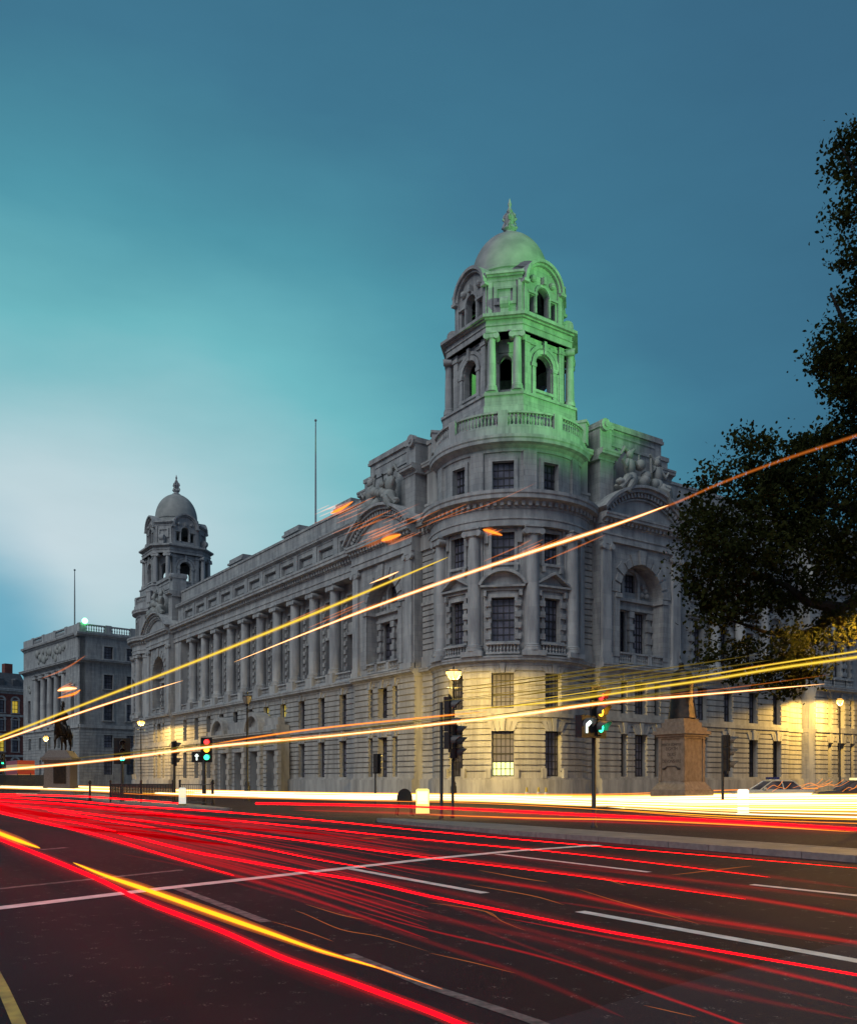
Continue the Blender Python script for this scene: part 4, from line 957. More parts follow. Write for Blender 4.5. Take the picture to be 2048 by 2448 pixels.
for x0, x1, y in ((-.22, -.36, -.2), (.2, .22, -.2), (-.2, -.26, .25), (.2, .3, .25)): a = MB(); a.tube([(x0, 0, .6), (x1, y, 0)], .016, 6); a.build('leg', M_['iron'], e)

def barrier(p0, p1, label, dense, h=1.15):
    p0, p1 = Vector(p0), Vector(p1); d = p1-p0; L_ = d.length
    e = empty('pedestrian_barrier', p0, math.atan2(d.y, d.x), label, 'railing', 'pedestrian railings')
    n = max(1, round(L_/1.9))
    for i in range(n+1):
        a = MB(); x = L_*i/n; a.lathe((x, 0, 0), [(.055, 0), (.055, h+.08), (.03, h+.1)], 10); a.sphere((x, 0, h+.15), .07, 10, 6); a.build('post', M_['iron'], e, True)
    for z in (.14, h-.05): a = MB(); a.tube([(0, 0, z), (L_, 0, z)], .03, 6); a.build('rail', M_['iron'], e)
    m = int(L_/.11); a = MB()
    for i in range(m):
        x = L_*(i+.5)/m; a.tube([(x, 0, .14), (x, 0, h-.05)], .012, 4)
        if dense: a.box(I, x-.045, x+.045, -.012, .012, .2, h-.06)
    a.build('bars', M_['iron'], e)
barrier(at(264, 54, .12), at(413, 52.5, .12), 'dense dark pedestrian railing on the left traffic island', True)
barrier(at(430, 48, .12), at(509, 47.5, .12), 'open barred railing by the signal with the white arrow', False)
barrier(at(-20, 118), at(105, 116), 'distant low railing behind the horse rider statue at far left', True, 2.2)
def post(loc, h, label, r=.075):
    e = empty('bollard_post', loc, 0, label, 'bollard')
    a = MB(); a.lathe((0, 0, 0), [(r*1.5, 0), (r*1.5, .12), (r, .16), (r*.9, h-.2), (r*1.4, h-.16), (r*1.4, h-.1), (r*.8, h-.07), (r*1.1, h-.02), (.01, h+.05)], 12); a.build('shaft', M_['iron'], e, True)
post(at(215, 58, .12), 1.3, 'black iron bollard between the horse rider statue and the railing'); post(at(508, 47.3, .12), 1.32, 'thick black post at the right end of the railing')
cy = noisy('cone_yellow', (.55, .42, .03), (.35, .25, .02), 5, .5)
for i, (x, d) in enumerate(((1259, 57), (1287, 57.6), (1305, 56.6))):
    e = empty('traffic_cone', at(x, d), .3*i, ('leftmost', 'middle', 'rightmost')[i]+' of the three yellow cones on the road by the round bay', 'traffic cone', 'yellow cones')
    a = MB(); a.lathe((0, 0, 0), [(.2, .05), (.17, .1), (.06, .98), (.05, 1.0)], 14); a.build('cone_body', cy, e, True); a = MB(); a.box(I, -.25, .25, -.25, .25, 0, .05); a.build('base', M_['iron'], e)
    a = MB(); a.lathe((0, 0, 0), [(.142, .42), (.108, .70)], 14, False); a.build('reflective_band', M_['paint'], e, True)

# ------------------------------------------------------------------ vehicles
def car(loc, yaw, col, label, name='parked_car', bar=False, roofsign=False, L_=4.5, Wd=1.74, H_=1.42):
    """front towards +x before yaw"""
    e = empty(name, loc, yaw, label, 'car', 'parked cars')
    paint = mat('car_paint', col, .25, spec=.6)
    lo = [(-L_/2, .35), (-L_/2-.03, .6), (-L_/2+.02, .88), (-L_*.33, .93), (L_*.17, .93), (L_*.42, .80), (L_/2, .62), (L_/2+.02, .4), (L_/2-.1, .25), (-L_/2+.1, .25)]
    sec = [(-.5, 0), (-.46, 0), (.46, 0), (.5, 0)]
    a = MB(); k = len(lo); vs = []
    for y, ins in ((-Wd/2, .06), (-Wd/2+.09, 0), (Wd/2-.09, 0), (Wd/2, .06)):
        for x, z in lo: vs.append((x*(1-ins*.4), y, z-(ins if z > .7 else 0)+(ins*.5 if z < .4 else 0)))
    fs = [tuple(range(k))[::-1], tuple(range(3*k, 4*k))]
    for r_ in range(3):
        for j in range(k): fs.append((r_*k+j, r_*k+(j+1) % k, (r_+1)*k+(j+1) % k, (r_+1)*k+j))
    a.add(vs, fs)
    up = [(-L_*.36, .90), (-L_*.24, H_-.03), (-L_*.20, H_), (L_*.0, H_+.01), (L_*.045, H_-.02), (L_*.21, .90)]
    def cab(a, ins, grow):
        k = len(up); vs = []
        for y in (-1, 1):
            for x, z in up: t = (z-.9)/(H_-.9); vs.append((x*(1+grow), y*(Wd/2-.06-.17*t-ins), z+grow*.3))
        a.add(vs, [tuple(range(k))[::-1], tuple(range(k, 2*k))]+[(j, (j+1) % k, k+(j+1) % k, k+j) for j in range(k)])
    a.build('body', paint, e, True)
    a = MB(); cab(a, 0.02, -.01); a.build('window_glass', M_['glass'], e)
    a = MB()
    for y in (-1, 1):
        def pt(x, z): t = (z-.9)/(H_-.9); return (x, y*(Wd/2-.07-.17*t), z)
        for pts in ([up[0], up[1], up[2], up[3], up[4], up[5]], [(-L_*.10, .9), (-L_*.08, H_)], [(L_*.05, .9), (L_*.02, H_-.02)][:0]):
            if pts: a.tube([pt(*q) for q in pts], .035, 6)
    a.box(I, -L_*.22, L_*.02, -Wd/2+.25, Wd/2-.25, H_-.02, H_+.035); a.build('roof', paint, e)
    for x in (-L_*.30, L_*.31):
        for y in (-1, 1):
            a = MB(); q = y*(Wd/2-.09); a.tube([(x, q-.1, .31), (x, q+.1, .31)], .31, 18); w_ = a.build('wheel', mat('tyre', (.015, .015, .015), .8) if 'tyre' not in bpy.data.materials else bpy.data.materials['tyre'], e)
            a = MB(); a.tube([(x, q-.11, .31), (x, q+.11, .31)], .19, 14); a.build('rim', mat('rim_metal', (.4, .4, .42), .35, .8) if 'rim_metal' not in bpy.data.materials else bpy.data.materials['rim_metal'], w_)
    for y in (-1, 1):
        a = MB(); a.box(I, L_/2-.1, L_/2+.03, y*.62-.16, y*.62+.16, .55, .70); a.build('headlight', mat('lamp_clear', (.7, .7, .65), .1), e)
        a = MB(); a.box(I, -L_/2-.04, -L_/2+.08, y*.66-.13, y*.66+.13, .62, .80); a.build('tail_light', mat('lamp_red', (.4, .02, .02), .2), e)
        a = MB(); a.box(I, L_*.15, L_*.15+.1, y*(Wd/2+.08)-.08, y*(Wd/2+.08)+.08, .92, 1.04); a.build('wing_mirror', paint, e)
    if bar:
        a = MB(); a.box(I, -.22, .02, -.62, .62, H_+.04, H_+.08); b = a.build('light_bar', mat('bar_base', (.6, .6, .6), .4), e)
        for y in (-1, 1): a = MB(); a.box(I, -.25, .05, y*.42-.2, y*.42+.2, H_+.081, H_+.22); a.build('beacon', mat('blue_beacon', (.02, .03, .14), .15), b)
    if roofsign:
        a = MB(); a.box(I, -.1, .12, -.35, .35, H_+.04, H_+.17); a.build('roof_sign', mat('roof_sign', (.8, .75, .4), .4, emit=(1, .8, .35), es=1.0), e)
    return e
car(at(1842, 52), R(182), (.42, .44, .43), 'pale patrol car with two dark blue roof beacons behind the white bollard', bar=True)
car(at(2040, 50), R(172), (.05, .05, .06), 'dark car with a lit pale roof sign at the right edge', roofsign=True)
car(at(1625, 46.5), R(-118), (.03, .028, .03), 'small dark car at the foot of the inscribed plinth', L_=3.9, Wd=1.65)
e = empty('double_decker_bus', at(48, 135), R(35), 'small distant red double-decker bus at the far left', 'bus')
a = MB(); a.box(I, -1.2, 1.2, -4.5, 4.5, .4, 4.4); a.build('body', mat('bus_red', (.45, .02, .02), .3), e)
for z0, z1 in ((1.4, 2.3), (3.0, 3.8)):
    a = MB(); a.box(I, -1.23, 1.23, -4.53, 4.3, z0, z1); a.build('window_glass', mat('bus_window', (.3, .2, .08), .2, emit=(1, .6, .15), es=.5 if z0 < 2 else .25), e)
for y in (-3, 3):
    for x in (-1.05, 1.05): a = MB(); a.tube([(x-.15, y, .5), (x+.15, y, .5)], .5, 12); a.build('wheel', bpy.data.materials['tyre'], e)

# ------------------------------------------------------------------ statues
def skin(name, verts, edges, radii, m, parent, sub=2, root=0):
    me = bpy.data.meshes.new(name); me.from_pydata(verts, edges, [])
    o = bpy.data.objects.new(name, me); COL.objects.link(o); o.parent = parent; me.materials.append(m)
    md = o.modifiers.new('skin', 'SKIN'); md.use_smooth_shade = True
    if not me.skin_vertices: me.attributes.new('skin', 'FLOAT', 'POINT')
    sv = me.skin_vertices[0].data
    for i, r in enumerate(radii): sv[i].radius = (r, r) if not isinstance(r, tuple) else r
    sv[root].use_root = True
    s = o.modifiers.new('subdiv', 'SUBSURF'); s.levels = sub; s.render_levels = sub
    return o
def chains(*cs):
    """each chain: list of (x,y,z,r) or an int that reuses an earlier vertex"""
    v, e, r = [], [], []
    for c in cs:
        prev = None
        for q in c:
            if isinstance(q, int): i = q
            else: v.append(q[:3]); r.append(q[3]); i = len(v)-1
            if prev is not None: e.append((prev, i))
            prev = i
    return v, e, r
# rider on a plinth at the left
E_D = 85.0
st = empty('plinth', at(146, E_D), R(10), 'big granite plinth with a bronze panel under the bronze horse rider', 'plinth')
a = MB(); a.box(I, -1.6, 1.6, -2.2, 2.2, 0, .35); a.box(I, -1.4, 1.4, -2.0, 2.0, .35, .75); a.build('steps', M_['granite'], st)
a = MB(); a.box(I, -1.15, 1.15, -1.7, 1.7, .75, 3.3); a.box(I, -1.21, 1.21, -1.76, 1.76, .75, 1.0); a.box(I, -1.28, 1.28, -1.83, 1.83, 3.2, 3.35); a.box(I, -1.42, 1.42, -1.97, 1.97, 3.35, 3.6)
a.add([(-1.3, -1.85, 3.6), (1.3, -1.85, 3.6), (1.3, 1.85, 3.6), (-1.3, 1.85, 3.6), (-.8, -1.6, 4.3), (.8, -1.6, 4.3), (.8, 1.75, 4.3), (-.8, 1.75, 4.3)], [(0, 3, 2, 1), (4, 5, 6, 7), (0, 1, 5, 4), (1, 2, 6, 5), (2, 3, 7, 6), (3, 0, 4, 7)]); a.build('pedestal', M_['granite'], st)
a = MB(); a.box(I, -.3, .8, -1.75, -1.69, 1.15, 3.0); a.build('bronze_panel', M_['bronze'], st)
hr = empty('horse_rider_statue', at(150, E_D, 4.3), R(2), 'dark bronze statue of a rider in a plumed hat on a standing horse', 'statue')
hr.scale = (1.16, 1.16, 1.16)
# horse faces -y
v, e_, r = chains(
    [(0, .95, 1.55, .40), (0, .45, 1.62, .43), (0, -.2, 1.58, .42), (0, -.75, 1.68, .40), (0, -1.05, 2.05, .28), (0, -1.28, 2.45, .20), (0, -1.40, 2.62, .17), (0, -1.66, 2.40, .14), (0, -1.88, 2.14, .10)],
    [0, (.24, 1.0, 1.25, .25), (.25, .88, .85, .15), (.25, 1.10, .52, .10), (.25, 1.02, .12, .075), (.25, .92, .03, .10)],
    [0, (-.24, .95, 1.25, .25), (-.25, 1.10, .85, .15), (-.25, 1.36, .52, .10), (-.25, 1.30, .12, .075), (-.25, 1.20, .03, .10)],
    [3, (.22, -.78, 1.2, .22), (.22, -.80, .70, .11), (.22, -.80, .35, .08), (.22, -.80, .1, .07), (.22, -.88, .03, .10)],
    [3, (-.22, -.78, 1.2, .22), (-.22, -1.10, .85, .11), (-.22, -1.05, .45, .08), (-.22, -1.15, .2, .07), (-.22, -1.2, .12, .09)],
    [0, (0, 1.32, 1.62, .10), (0, 1.5, 1.25, .13), (0, 1.52, .75, .10), (0, 1.5, .5, .04)])
skin('horse', v, e_, r, M_['bronze'], hr)
a = MB()
for x in (-.09, .09): a.lathe((x, -1.36, 2.72), [(.05, 0), (.045, .06), (.005, .17)], 8)
a.tube([(0, -1.32, 2.72), (0, -1.08, 2.5), (0, -.82, 2.12), (0, -.7, 1.95)], [.05, .08, .09, .05], 8); a.build('mane', M_['bronze'], hr, True)
v, e_, r = chains(
    [(0, .1, 2.05, .27), (0, .08, 2.4, .24), (0, .02, 2.8, .27), (0, 0, 3.08, .22), (0, -.02, 3.26, .09), (0, -.06, 3.46, .145), (0, -.07, 3.58, .13)],
    [0, (.38, -.15, 1.92, .19), (.47, -.38, 1.55, .14), (.46, -.25, 1.15, .10), (.46, -.2, .95, .085), (.47, -.42, .9, .07)],
    [0, (-.38, -.15, 1.92, .19), (-.47, -.38, 1.55, .14), (-.46, -.25, 1.15, .10), (-.46, -.2, .95, .085), (-.47, -.42, .9, .07)],
    [3, (.30, 0, 3.02, .13), (.42, .05, 2.65, .10), (.25, -.28, 2.45, .08), (.08, -.45, 2.48, .07)],
    [3, (-.30, 0, 3.02, .13), (-.44, .08, 2.65, .10), (-.38, -.2, 2.4, .08), (-.2, -.42, 2.40, .07)])
skin('rider', v, e_, r, M_['bronze'], hr)
a = MB(); a.lathe((0, -.06, 3.58), [(.2, 0), (.22, .03), (.17, .08), (.16, .18), (.1, .24), (.01, .25)], 12)
a.sphere((0, -.22, 3.6), .12, 8, 6, (1, 1.4, .3)); a.tube([(0, -.1, 3.85), (0, 0, 4.0), (0, .18, 3.9), (0, .3, 3.62)], [.05, .12, .11, .04], 8); a.build('plumed_hat', M_['bronze'], hr, True)
a = MB(); a.sphere((0, .35, 2.05), .5, 12, 8, (.85, 1.0, .18)); a.tube([(.46, .1, 2.1), (.52, .5, 1.5), (.54, .75, 1.1)], .035, 6); a.build('saddle', M_['bronze'], hr, True)

# standing robed figure on the inscribed plinth
GD = 43.0
sp_ = noisy('brown_stone', (.26, .20, .15), (.17, .125, .09), 5, .7, .1)
pd = empty('plinth', at(1629, GD), R(-55), 'tall moulded brown stone plinth with an inscription, under the robed statue', 'plinth')
pd.scale = (.84, .84, 1)
a = MB(); a.box(I, -1.55, 1.55, -1.55, 1.55, 0, .5); a.box(I, -1.25, 1.25, -1.25, 1.25, .5, 1.0)
a.add([(-1.2, -1.2, 1), (1.2, -1.2, 1), (1.2, 1.2, 1), (-1.2, 1.2, 1), (-.9, -.9, 1.4), (.9, -.9, 1.4), (.9, .9, 1.4), (-.9, .9, 1.4)], [(0, 3, 2, 1), (4, 5, 6, 7), (0, 1, 5, 4), (1, 2, 6, 5), (2, 3, 7, 6), (3, 0, 4, 7)])
a.box(I, -.88, .88, -.88, .88, 1.4, 3.45)
for (h0, z0, z1) in ((.95, 3.45, 3.55), (1.05, 3.55, 3.66), (1.16, 3.66, 3.82), (1.0, 3.82, 4.0), (.8, 4.0, 4.25), (.68, 4.25, 4.42)): a.box(I, -h0, h0, -h0, h0, z0, z1)
for sx in (-1, 1):
    a.box(I, sx*.80-.1, sx*.80+.1, -.94, -.87, 1.4, 3.45)
    for q in (-1, 1): a.box(I, sx*.87 if sx > 0 else -.94, .94 if sx > 0 else -.87, q*.80-.1, q*.80+.1, 1.4, 3.45)
a.build('pedestal', sp_, pd)
ink = mat('incised_letters', (.05, .035, .03), .8)
def text(body, size, loc, parent, name='inscription'):
    c = bpy.data.curves.new(name, 'FONT'); c.body = body; c.size = size; c.extrude = .004; c.align_x = 'CENTER'; c.align_y = 'CENTER'
    t = bpy.data.objects.new(name, c); COL.objects.link(t); dg = bpy.context.evaluated_depsgraph_get(); me = bpy.data.meshes.new_from_object(t.evaluated_get(dg)); bpy.data.objects.remove(t)
    o = bpy.data.objects.new(name, me); COL.objects.link(o); me.materials.clear(); me.materials.append(ink); o.parent = parent; o.location = loc; o.rotation_euler = (R(90), 0, 0); return o
for b_, sz, z in (('SPENCER COMPTON', .165, 3.16), ('EIGHTH', .24, 2.96), ('·', .2, 2.82), ('DUKE', .24, 2.68), ('OF', .12, 2.52), ('DEVONSHIRE', .225, 2.36)): text(b_, sz, (0, -.886, z), pd)
a = MB(); a.tube([(-.62, -.89, 2.0), (-.45, -.9, 2.02), (-.3, -.9, 2.12), (0, -.9, 2.13), (.3, -.9, 2.12), (.45, -.9, 2.02), (.62, -.89, 2.0)], [.05, .06, .025, .025, .025, .06, .05], 6); a.build('carved_ornament', ink, pd)
fg = empty('robed_statue', at(1629, GD, 4.42), R(-50), 'dark bronze standing man in a long robe on the inscribed plinth', 'statue')
v, e_, r = chains(
    [(0, 0, 1.35, .30), (0, 0, 1.75, .30), (0, .02, 2.1, .31), (0, .02, 2.3, .22), (0, 0, 2.42, .10), (0, -.04, 2.62, .155), (0, -.03, 2.76, .13)],
    [0, (.15, 0, .95, .24), (.17, .04, .45, .15), (.18, .05, .08, .11), (.2, -.18, .06, .09)],
    [0, (-.15, -.05, .95, .24), (-.18, -.12, .5, .15), (-.18, 0, .08, .11), (-.22, -.24, .06, .09)],
    [3, (.32, .02, 2.22, .16), (.44, .02, 1.85, .13), (.36, -.22, 1.6, .10), (.2, -.36, 1.72, .08)],
    [3, (-.32, .02, 2.22, .16), (-.47, .02, 1.85, .13), (-.46, -.12, 1.5, .10), (-.44, -.2, 1.32, .08)])
skin('figure', v, e_, r, M_['bronze'], fg)
a = MB(); n = 22; vs = []; fs = []
lv = [(.03, .72, .56), (.5, .66, .5), (1.0, .6, .44), (1.5, .60, .42), (1.95, .62, .40), (2.3, .46, .3)]
for z, rx, ry in lv:
    for i in range(n):
        t = 2*PI*i/(n-1); w_ = 1+.06*math.sin(i*2.4)*(2.4-z)/2.4; vs.append((rx*w_*math.cos(t), .03+ry*w_*math.sin(t), z))
m_ = len(vs)
for z, rx, ry in lv:
    for i in range(n):
        t = 2*PI*i/(n-1); w_ = 1+.06*math.sin(i*2.4)*(2.4-z)/2.4; vs.append((rx*w_*.93*math.cos(t), .03+ry*w_*.93*math.sin(t), z))
for l in range(len(lv)-1):
    for i in range(n-1):
        q = l*n+i; fs += [(q, q+1, q+n+1, q+n), (m_+q, m_+q+n, m_+q+n+1, m_+q+1)]
    for i in (0, n-1): q = l*n+i; fs.append((q, q+n, m_+q+n, m_+q))
a.add(vs, fs); a.build('robe', M_['bronze'], fg, True)

# ------------------------------------------------------------------ tree at the right
rt = random.Random(11); TD = 27.0
tr = empty('plane_tree', at(2330, TD), 0, 'big dark leafy tree leaning in from the right edge, lowest leaves lit yellow', 'tree'); TB = tr.location.copy()
def tp(px, py, d=TD): return Vector(((px-CX)/F*d, d, CH+(HY-py)/F*d))-TB
a = MB()
a.tube([(0, 0, 0), (.05, 0, 2), (-.1, .1, 5), (-.3, .2, 9), (-.4, .1, 14), (-.6, 0, 19)], [.62, .48, .42, .34, .22, .06], 14); a.build('trunk', noisy('bark', (.022, .018, .015), (.012, .010, .009), 5, .85, .3), tr, True)
limbs = [[tp(2330, 1480), tp(2120, 1390), tp(2010, 1455, TD+.9), tp(1950, 1505, TD+.9), tp(1895, 1522, TD+.9), tp(1830, 1512, TD+.9), tp(1740, 1480, TD+.9)], [tp(2010, 1455, TD+.9), tp(1930, 1440), tp(1880, 1400), tp(1800, 1370, TD+.5)],
         [tp(2330, 1330), tp(2150, 1250), tp(1960, 1200), tp(1800, 1120)], [tp(2330, 1200), tp(2180, 1000), tp(2040, 820), tp(1985, 700)], [tp(2330, 1000), tp(2200, 700), tp(2080, 480), tp(2010, 350)], [tp(2330, 1300), tp(2200, 1400, TD+2), tp(2000, 1330, TD+2.5), tp(1800, 1270, TD+2.8)]]
for l in limbs:
    a = MB(); k = len(l); a.tube(l, [.17*(1-i/(k-1))+.035 for i in range(k)], 8); a.build('branch', bpy.data.materials['bark'], tr, True)
lobes = [  # px, py, rx, ry (photo px), depth offset, depth radius m, clumps
    (1790, 1230, 180, 130, 0, 2.0, 95), (1900, 1290, 190, 180, .3, 2.2, 120), (1720, 1330, 110, 120, 0, 1.6, 55), (1980, 1180, 160, 150, .5, 2.2, 100), (1850, 1110, 110, 70, .2, 1.5, 36),
    (2010, 1400, 110, 130, .6, 2.0, 40), (1700, 1440, 60, 80, -.2, 1.2, 18), (1790, 1430, 120, 60, 0, 1.6, 40), (1880, 1560, 85, 70, .3, 1.2, 26), (1760, 1565, 100, 45, .5, 1.2, 15), (1860, 1640, 60, 25, .3, .8, 9), (1990, 1500, 45, 50, .4, .8, 14), (1800, 1600, 110, 40, .6, 1, 12), (1930, 1590, 50, 50, .4, .8, 9),
    (2010, 830, 85, 70, .2, 1.3, 38), (2040, 900, 90, 80, .2, 1.5, 45), (2050, 980, 60, 90, .2, 1.5, 30), (2040, 680, 45, 60, .2, 1.2, 12), (2045, 600, 50, 40, .2, 1.0, 10), (2030, 430, 50, 45, .2, 1.2, 13), (2035, 345, 60, 45, .3, 1.2, 16), (2025, 515, 40, 30, .2, 1, 8), (1965, 1060, 70, 40, .2, 1.2, 14), (2120, 700, 60, 420, .5, 2.4, 80), (2160, 1150, 120, 260, 1, 2.5, 90), (1790, 1055, 55, 25, .2, .8, 7)]
lv_, lf = [], []
def leaf(p, s):
    x = Vector((rt.gauss(0, 1), rt.gauss(0, 1), rt.gauss(0, .6))).normalized(); y = x.cross(Vector((rt.gauss(0, 1), rt.gauss(0, 1), rt.gauss(0, 1)))).normalized(); nn = x.cross(y)
    o = len(lv_)
    lv_.extend([p-y*s*.75, p-x*s*.5-y*s*.15+nn*s*.12, p-x*s*.42+y*s*.4+nn*s*.1, p+y*s*.12, p+y*s*.8-nn*s*.1, p+x*s*.42+y*s*.4+nn*s*.1, p+x*s*.5-y*s*.15+nn*s*.12])
    lf.extend([(o, o+3, o+1), (o+1, o+3, o+2), (o+3, o+4, o+2), (o, o+6, o+3), (o+6, o+5, o+3), (o+3, o+5, o+4)])
for (px, py, rx, ry, dd, rd, n) in lobes:
    for i in range(n):
        while True:
            x, y, z = rt.uniform(-1, 1), rt.uniform(-1, 1), rt.uniform(-1, 1)
            if x*x+y*y+z*z <= 1: break
        c = tp(px+x*rx, py+y*ry, TD+dd+z*rd); cr = rt.uniform(.22, .60)
        for j in range(rt.randint(40, 66)):
            leaf(c+Vector((rt.gauss(0, cr*.55), rt.gauss(0, cr*.6), rt.gauss(0, cr*.42))), rt.uniform(.05, .115))
me = bpy.data.meshes.new('crown'); me.from_pydata([tuple(p) for p in lv_], [], lf)
lm = noisy('leaves', (.042, .046, .010), (.018, .024, .007), .8, .85, 0); t_ = lm.node_tree; b_ = t_.nodes['Principled BSDF']
b_.inputs['Specular IOR Level'].default_value = .1; tl = t_.nodes.new('ShaderNodeBsdfTranslucent'); t_.links.new(b_.inputs['Base Color'].links[0].from_socket, tl.inputs[0]); ms = t_.nodes.new('ShaderNodeMixShader'); ms.inputs[0].default_value = .35
t_.links.new(b_.outputs[0], ms.inputs[1]); t_.links.new(tl.outputs[0], ms.inputs[2]); t_.links.new(ms.outputs[0], [n for n in t_.nodes if n.type == 'OUTPUT_MATERIAL'][0].inputs[0])
me.materials.append(lm); o = bpy.data.objects.new('crown', me); COL.objects.link(o); o.parent = tr

# ------------------------------------------------------------------ light left along the road by passing traffic: glowing strands at lamp height above the road
TRC = dict(red=((1, .0006, .0022), 12.0, (1, .002, .012), .07), dim=((1, .001, .006), .017, (1, .001, .006), .0065), mid=((1, .002, .007), .065, (1, .002, .007), .024), yel=((1, .60, .02), 1.25, (1, .22, .01), .13), ora=((1, .34, .04), 1.2, (1, .18, .01), .12), pale=((1, .74, .36), 1.9, (1, .28, .03), .22),
           white=((1, .90, .70), 1.7, (1, .62, .14), .20), ye2=((1, .74, .08), .85, (1, .55, .03), .07), orf=((1, .24, .03), .08, (1, .24, .03), .04), yef=((1, .70, .10), .05, (1, .70, .10), .022))
TRN = dict(red='tail_light', dim='faint_tail_light', mid='soft_tail_light', yel='indicator', ora='amber', pale='warm_lamp', white='headlight', ye2='cabin_lamp', orf='faint_amber', yef='faint_yellow')
TR = {}
for k_, (c_, s_, c2_, s2_) in TRC.items(): TR[k_] = (glow(TRN[k_]+'_core', c_, s_, k_ in ('dim', 'mid', 'orf')), glow(TRN[k_]+'_halo', c2_, s2_, True))
class Glow:
    def __init__(s): s.core = MB(); s.halo = MB()
    def tube(s, pts, rs, n=6):
        s.core.tube(pts, [r*.62 for r in rs], n); s.halo.tube(pts, [r*.85 for r in rs], n); s.halo.tube(pts, [r*1.15 for r in rs], n); s.halo.tube(pts, [r*1.65 for r in rs], n)
    def build(s, name, ms):
        m = MB(); m.add(s.core.v, s.core.f); k = len(m.f); m.add(s.halo.v, s.halo.f); o = m.build(name, ms[0], None, False, True); o.data.materials.append(ms[1])
        o.data.polygons.foreach_set('material_index', [0 if i < k else 1 for i in range(len(m.f))]); o.data.polygons.foreach_set('use_smooth', [True]*len(m.f)); return o
def D_(x, y): return (x*1.16562, y*1.16562)                       # overview pixels
def smooth(pts, n=6):
    out_ = []
    for i in range(len(pts)-1):
        p0, p1, p2, p3 = pts[max(i-1, 0)], pts[i], pts[i+1], pts[min(i+2, len(pts)-1)]
        for k in range(n):
            t = k/n; out_.append(tuple(.5*((2*b)+(c-a)*t+(2*a-5*b+4*c-d)*t*t+(3*b-a-3*c+d)*t**3) for a, b, c, d in zip(p0, p1, p2, p3)))
    out_.append(pts[-1]); return out_
def strand(mb, px, h, w, flat=1.0, taper=(0, 0), n=6):
    """px: photo pixels the strand passes through, h: height above the road (m), w: width in photo pixels (start, end)"""
    q = smooth(px, n); k = len(q); pts = [P(x, y, h) for x, y in q]; rs = []
    ds = [p.y for p in pts]
    for i in range(k):
        t = i/(k-1); r = (w[0]+(w[1]-w[0])*t)/2*ds[i]/F
        if taper[0] and t < taper[0]: r *= .06+.94*(t/taper[0])**.7
        if taper[1] and t > 1-taper[1]: r *= .06+.94*((1-t)/taper[1])**.7
        rs.append(r)
    mb.tube(pts, rs, 6)
def trail(px, h, w, m, label, taper=(0, 0), group='light trails over the road'):
    a = Glow(); strand(a, px, h, w, 1, taper); return tag(a.build('light_trail', TR[m]), label, 'light trail', group)
# near kerb lane
trail([LZ(-70, 236), LZ(0, 268), LZ(160, 332), LZ(400, 432), LZ(600, 528), LZ(900, 642), LZ(1150, 752), LZ(1400, 842), LZ(1757, 975), LZ(2000, 1075)], .55, (9, 17), 'red', 'thickest red light trail, nearest the bottom left of the road')
trail([LZ(-60, 222), LZ(0, 246), LZ(80, 276), LZ(165, 306)], .60, (13, 12), 'yel', 'short yellow light trail at the left edge above the thickest red one', (0, .35))
trail([LZ(300, 365), LZ(430, 418), LZ(600, 476), LZ(900, 582), LZ(1100, 652), LZ(1300, 722), LZ(1560, 800)], .60, (13, 17), 'yel', 'long yellow light trail beside the thickest red one across the stop line', (.3, .45))
a_ = trail([LZ(1150, 663), LZ(1300, 727), LZ(1480, 775), LZ(1680, 840), RZ(60, 885)], .6, (6, 4), 'ora', 'orange fading end of the long yellow light trail', (.5, .6))
# middle lanes
trail([LZ(-40, 150), LZ(160, 196), LZ(400, 252), LZ(600, 312), LZ(780, 366), LZ(960, 418)], .6, (7, 5), 'red', 'red light trail below the forked one, ending near the stop line', (0, .5))
trail([LZ(160, 180), LZ(350, 208), LZ(560, 262), LZ(800, 322), LZ(1000, 358), LZ(1250, 402), LZ(1500, 444), LZ(1757, 502), RZ(300, 562), RZ(700, 642), RZ(1100, 712), RZ(1757, 826), RZ(2100, 890)], .6, (6, 6), 'red', 'bright red light trail running unbroken from the statue side to the lower right edge', (.15, 0))
trail([LZ(200, 150), LZ(380, 182), LZ(600, 218), LZ(800, 252), LZ(1000, 290), LZ(1300, 352), LZ(1500, 385)], .6, (5, 3), 'red', 'red light trail above the unbroken bright one, fading at the stop line', (0, .4))
trail([LZ(-30, 122), LZ(250, 150), LZ(700, 208), LZ(1200, 270), LZ(1757, 345), RZ(600, 418), RZ(1300, 515)], .65, (4, 3), 'red', 'thin red light trail passing just under the left railing island', (0, .65))
trail([LZ(-30, 108), LZ(300, 128), LZ(700, 168), LZ(1200, 215), LZ(1757, 272), RZ(600, 330), RZ(1400, 425)], .65, (4, 3), 'red', 'thin red light trail from the left edge towards the near traffic island', (0, .65))
trail([LZ(-30, 92), LZ(300, 112), LZ(520, 132), LZ(900, 156), LZ(1300, 190), LZ(1757, 236), RZ(600, 290), RZ(1757, 388)], .65, (4, 3), 'red', 'thin red light trail along the front of the left railing', (0, .6))
trail([LZ(-30, 84), LZ(300, 92), LZ(500, 104), LZ(730, 122)], .45, (4, 4), 'red', 'short red light trail across the foot of the railing')
trail([LZ(1050, 122), LZ(1400, 128), LZ(1700, 136), RZ(300, 152), RZ(700, 172), RZ(1200, 195), RZ(1757, 228), RZ(2100, 250)], .8, (6, 11), 'red', 'broad red light trail on the far side of the near traffic island')
trail([LZ(1200, 150), LZ(1600, 160), RZ(100, 172), RZ(500, 190), RZ(900, 205), RZ(1400, 225)], .8, (5, 6), 'mid', 'soft red light trail on the far roadway close to the near island kerb', (.2, .4))
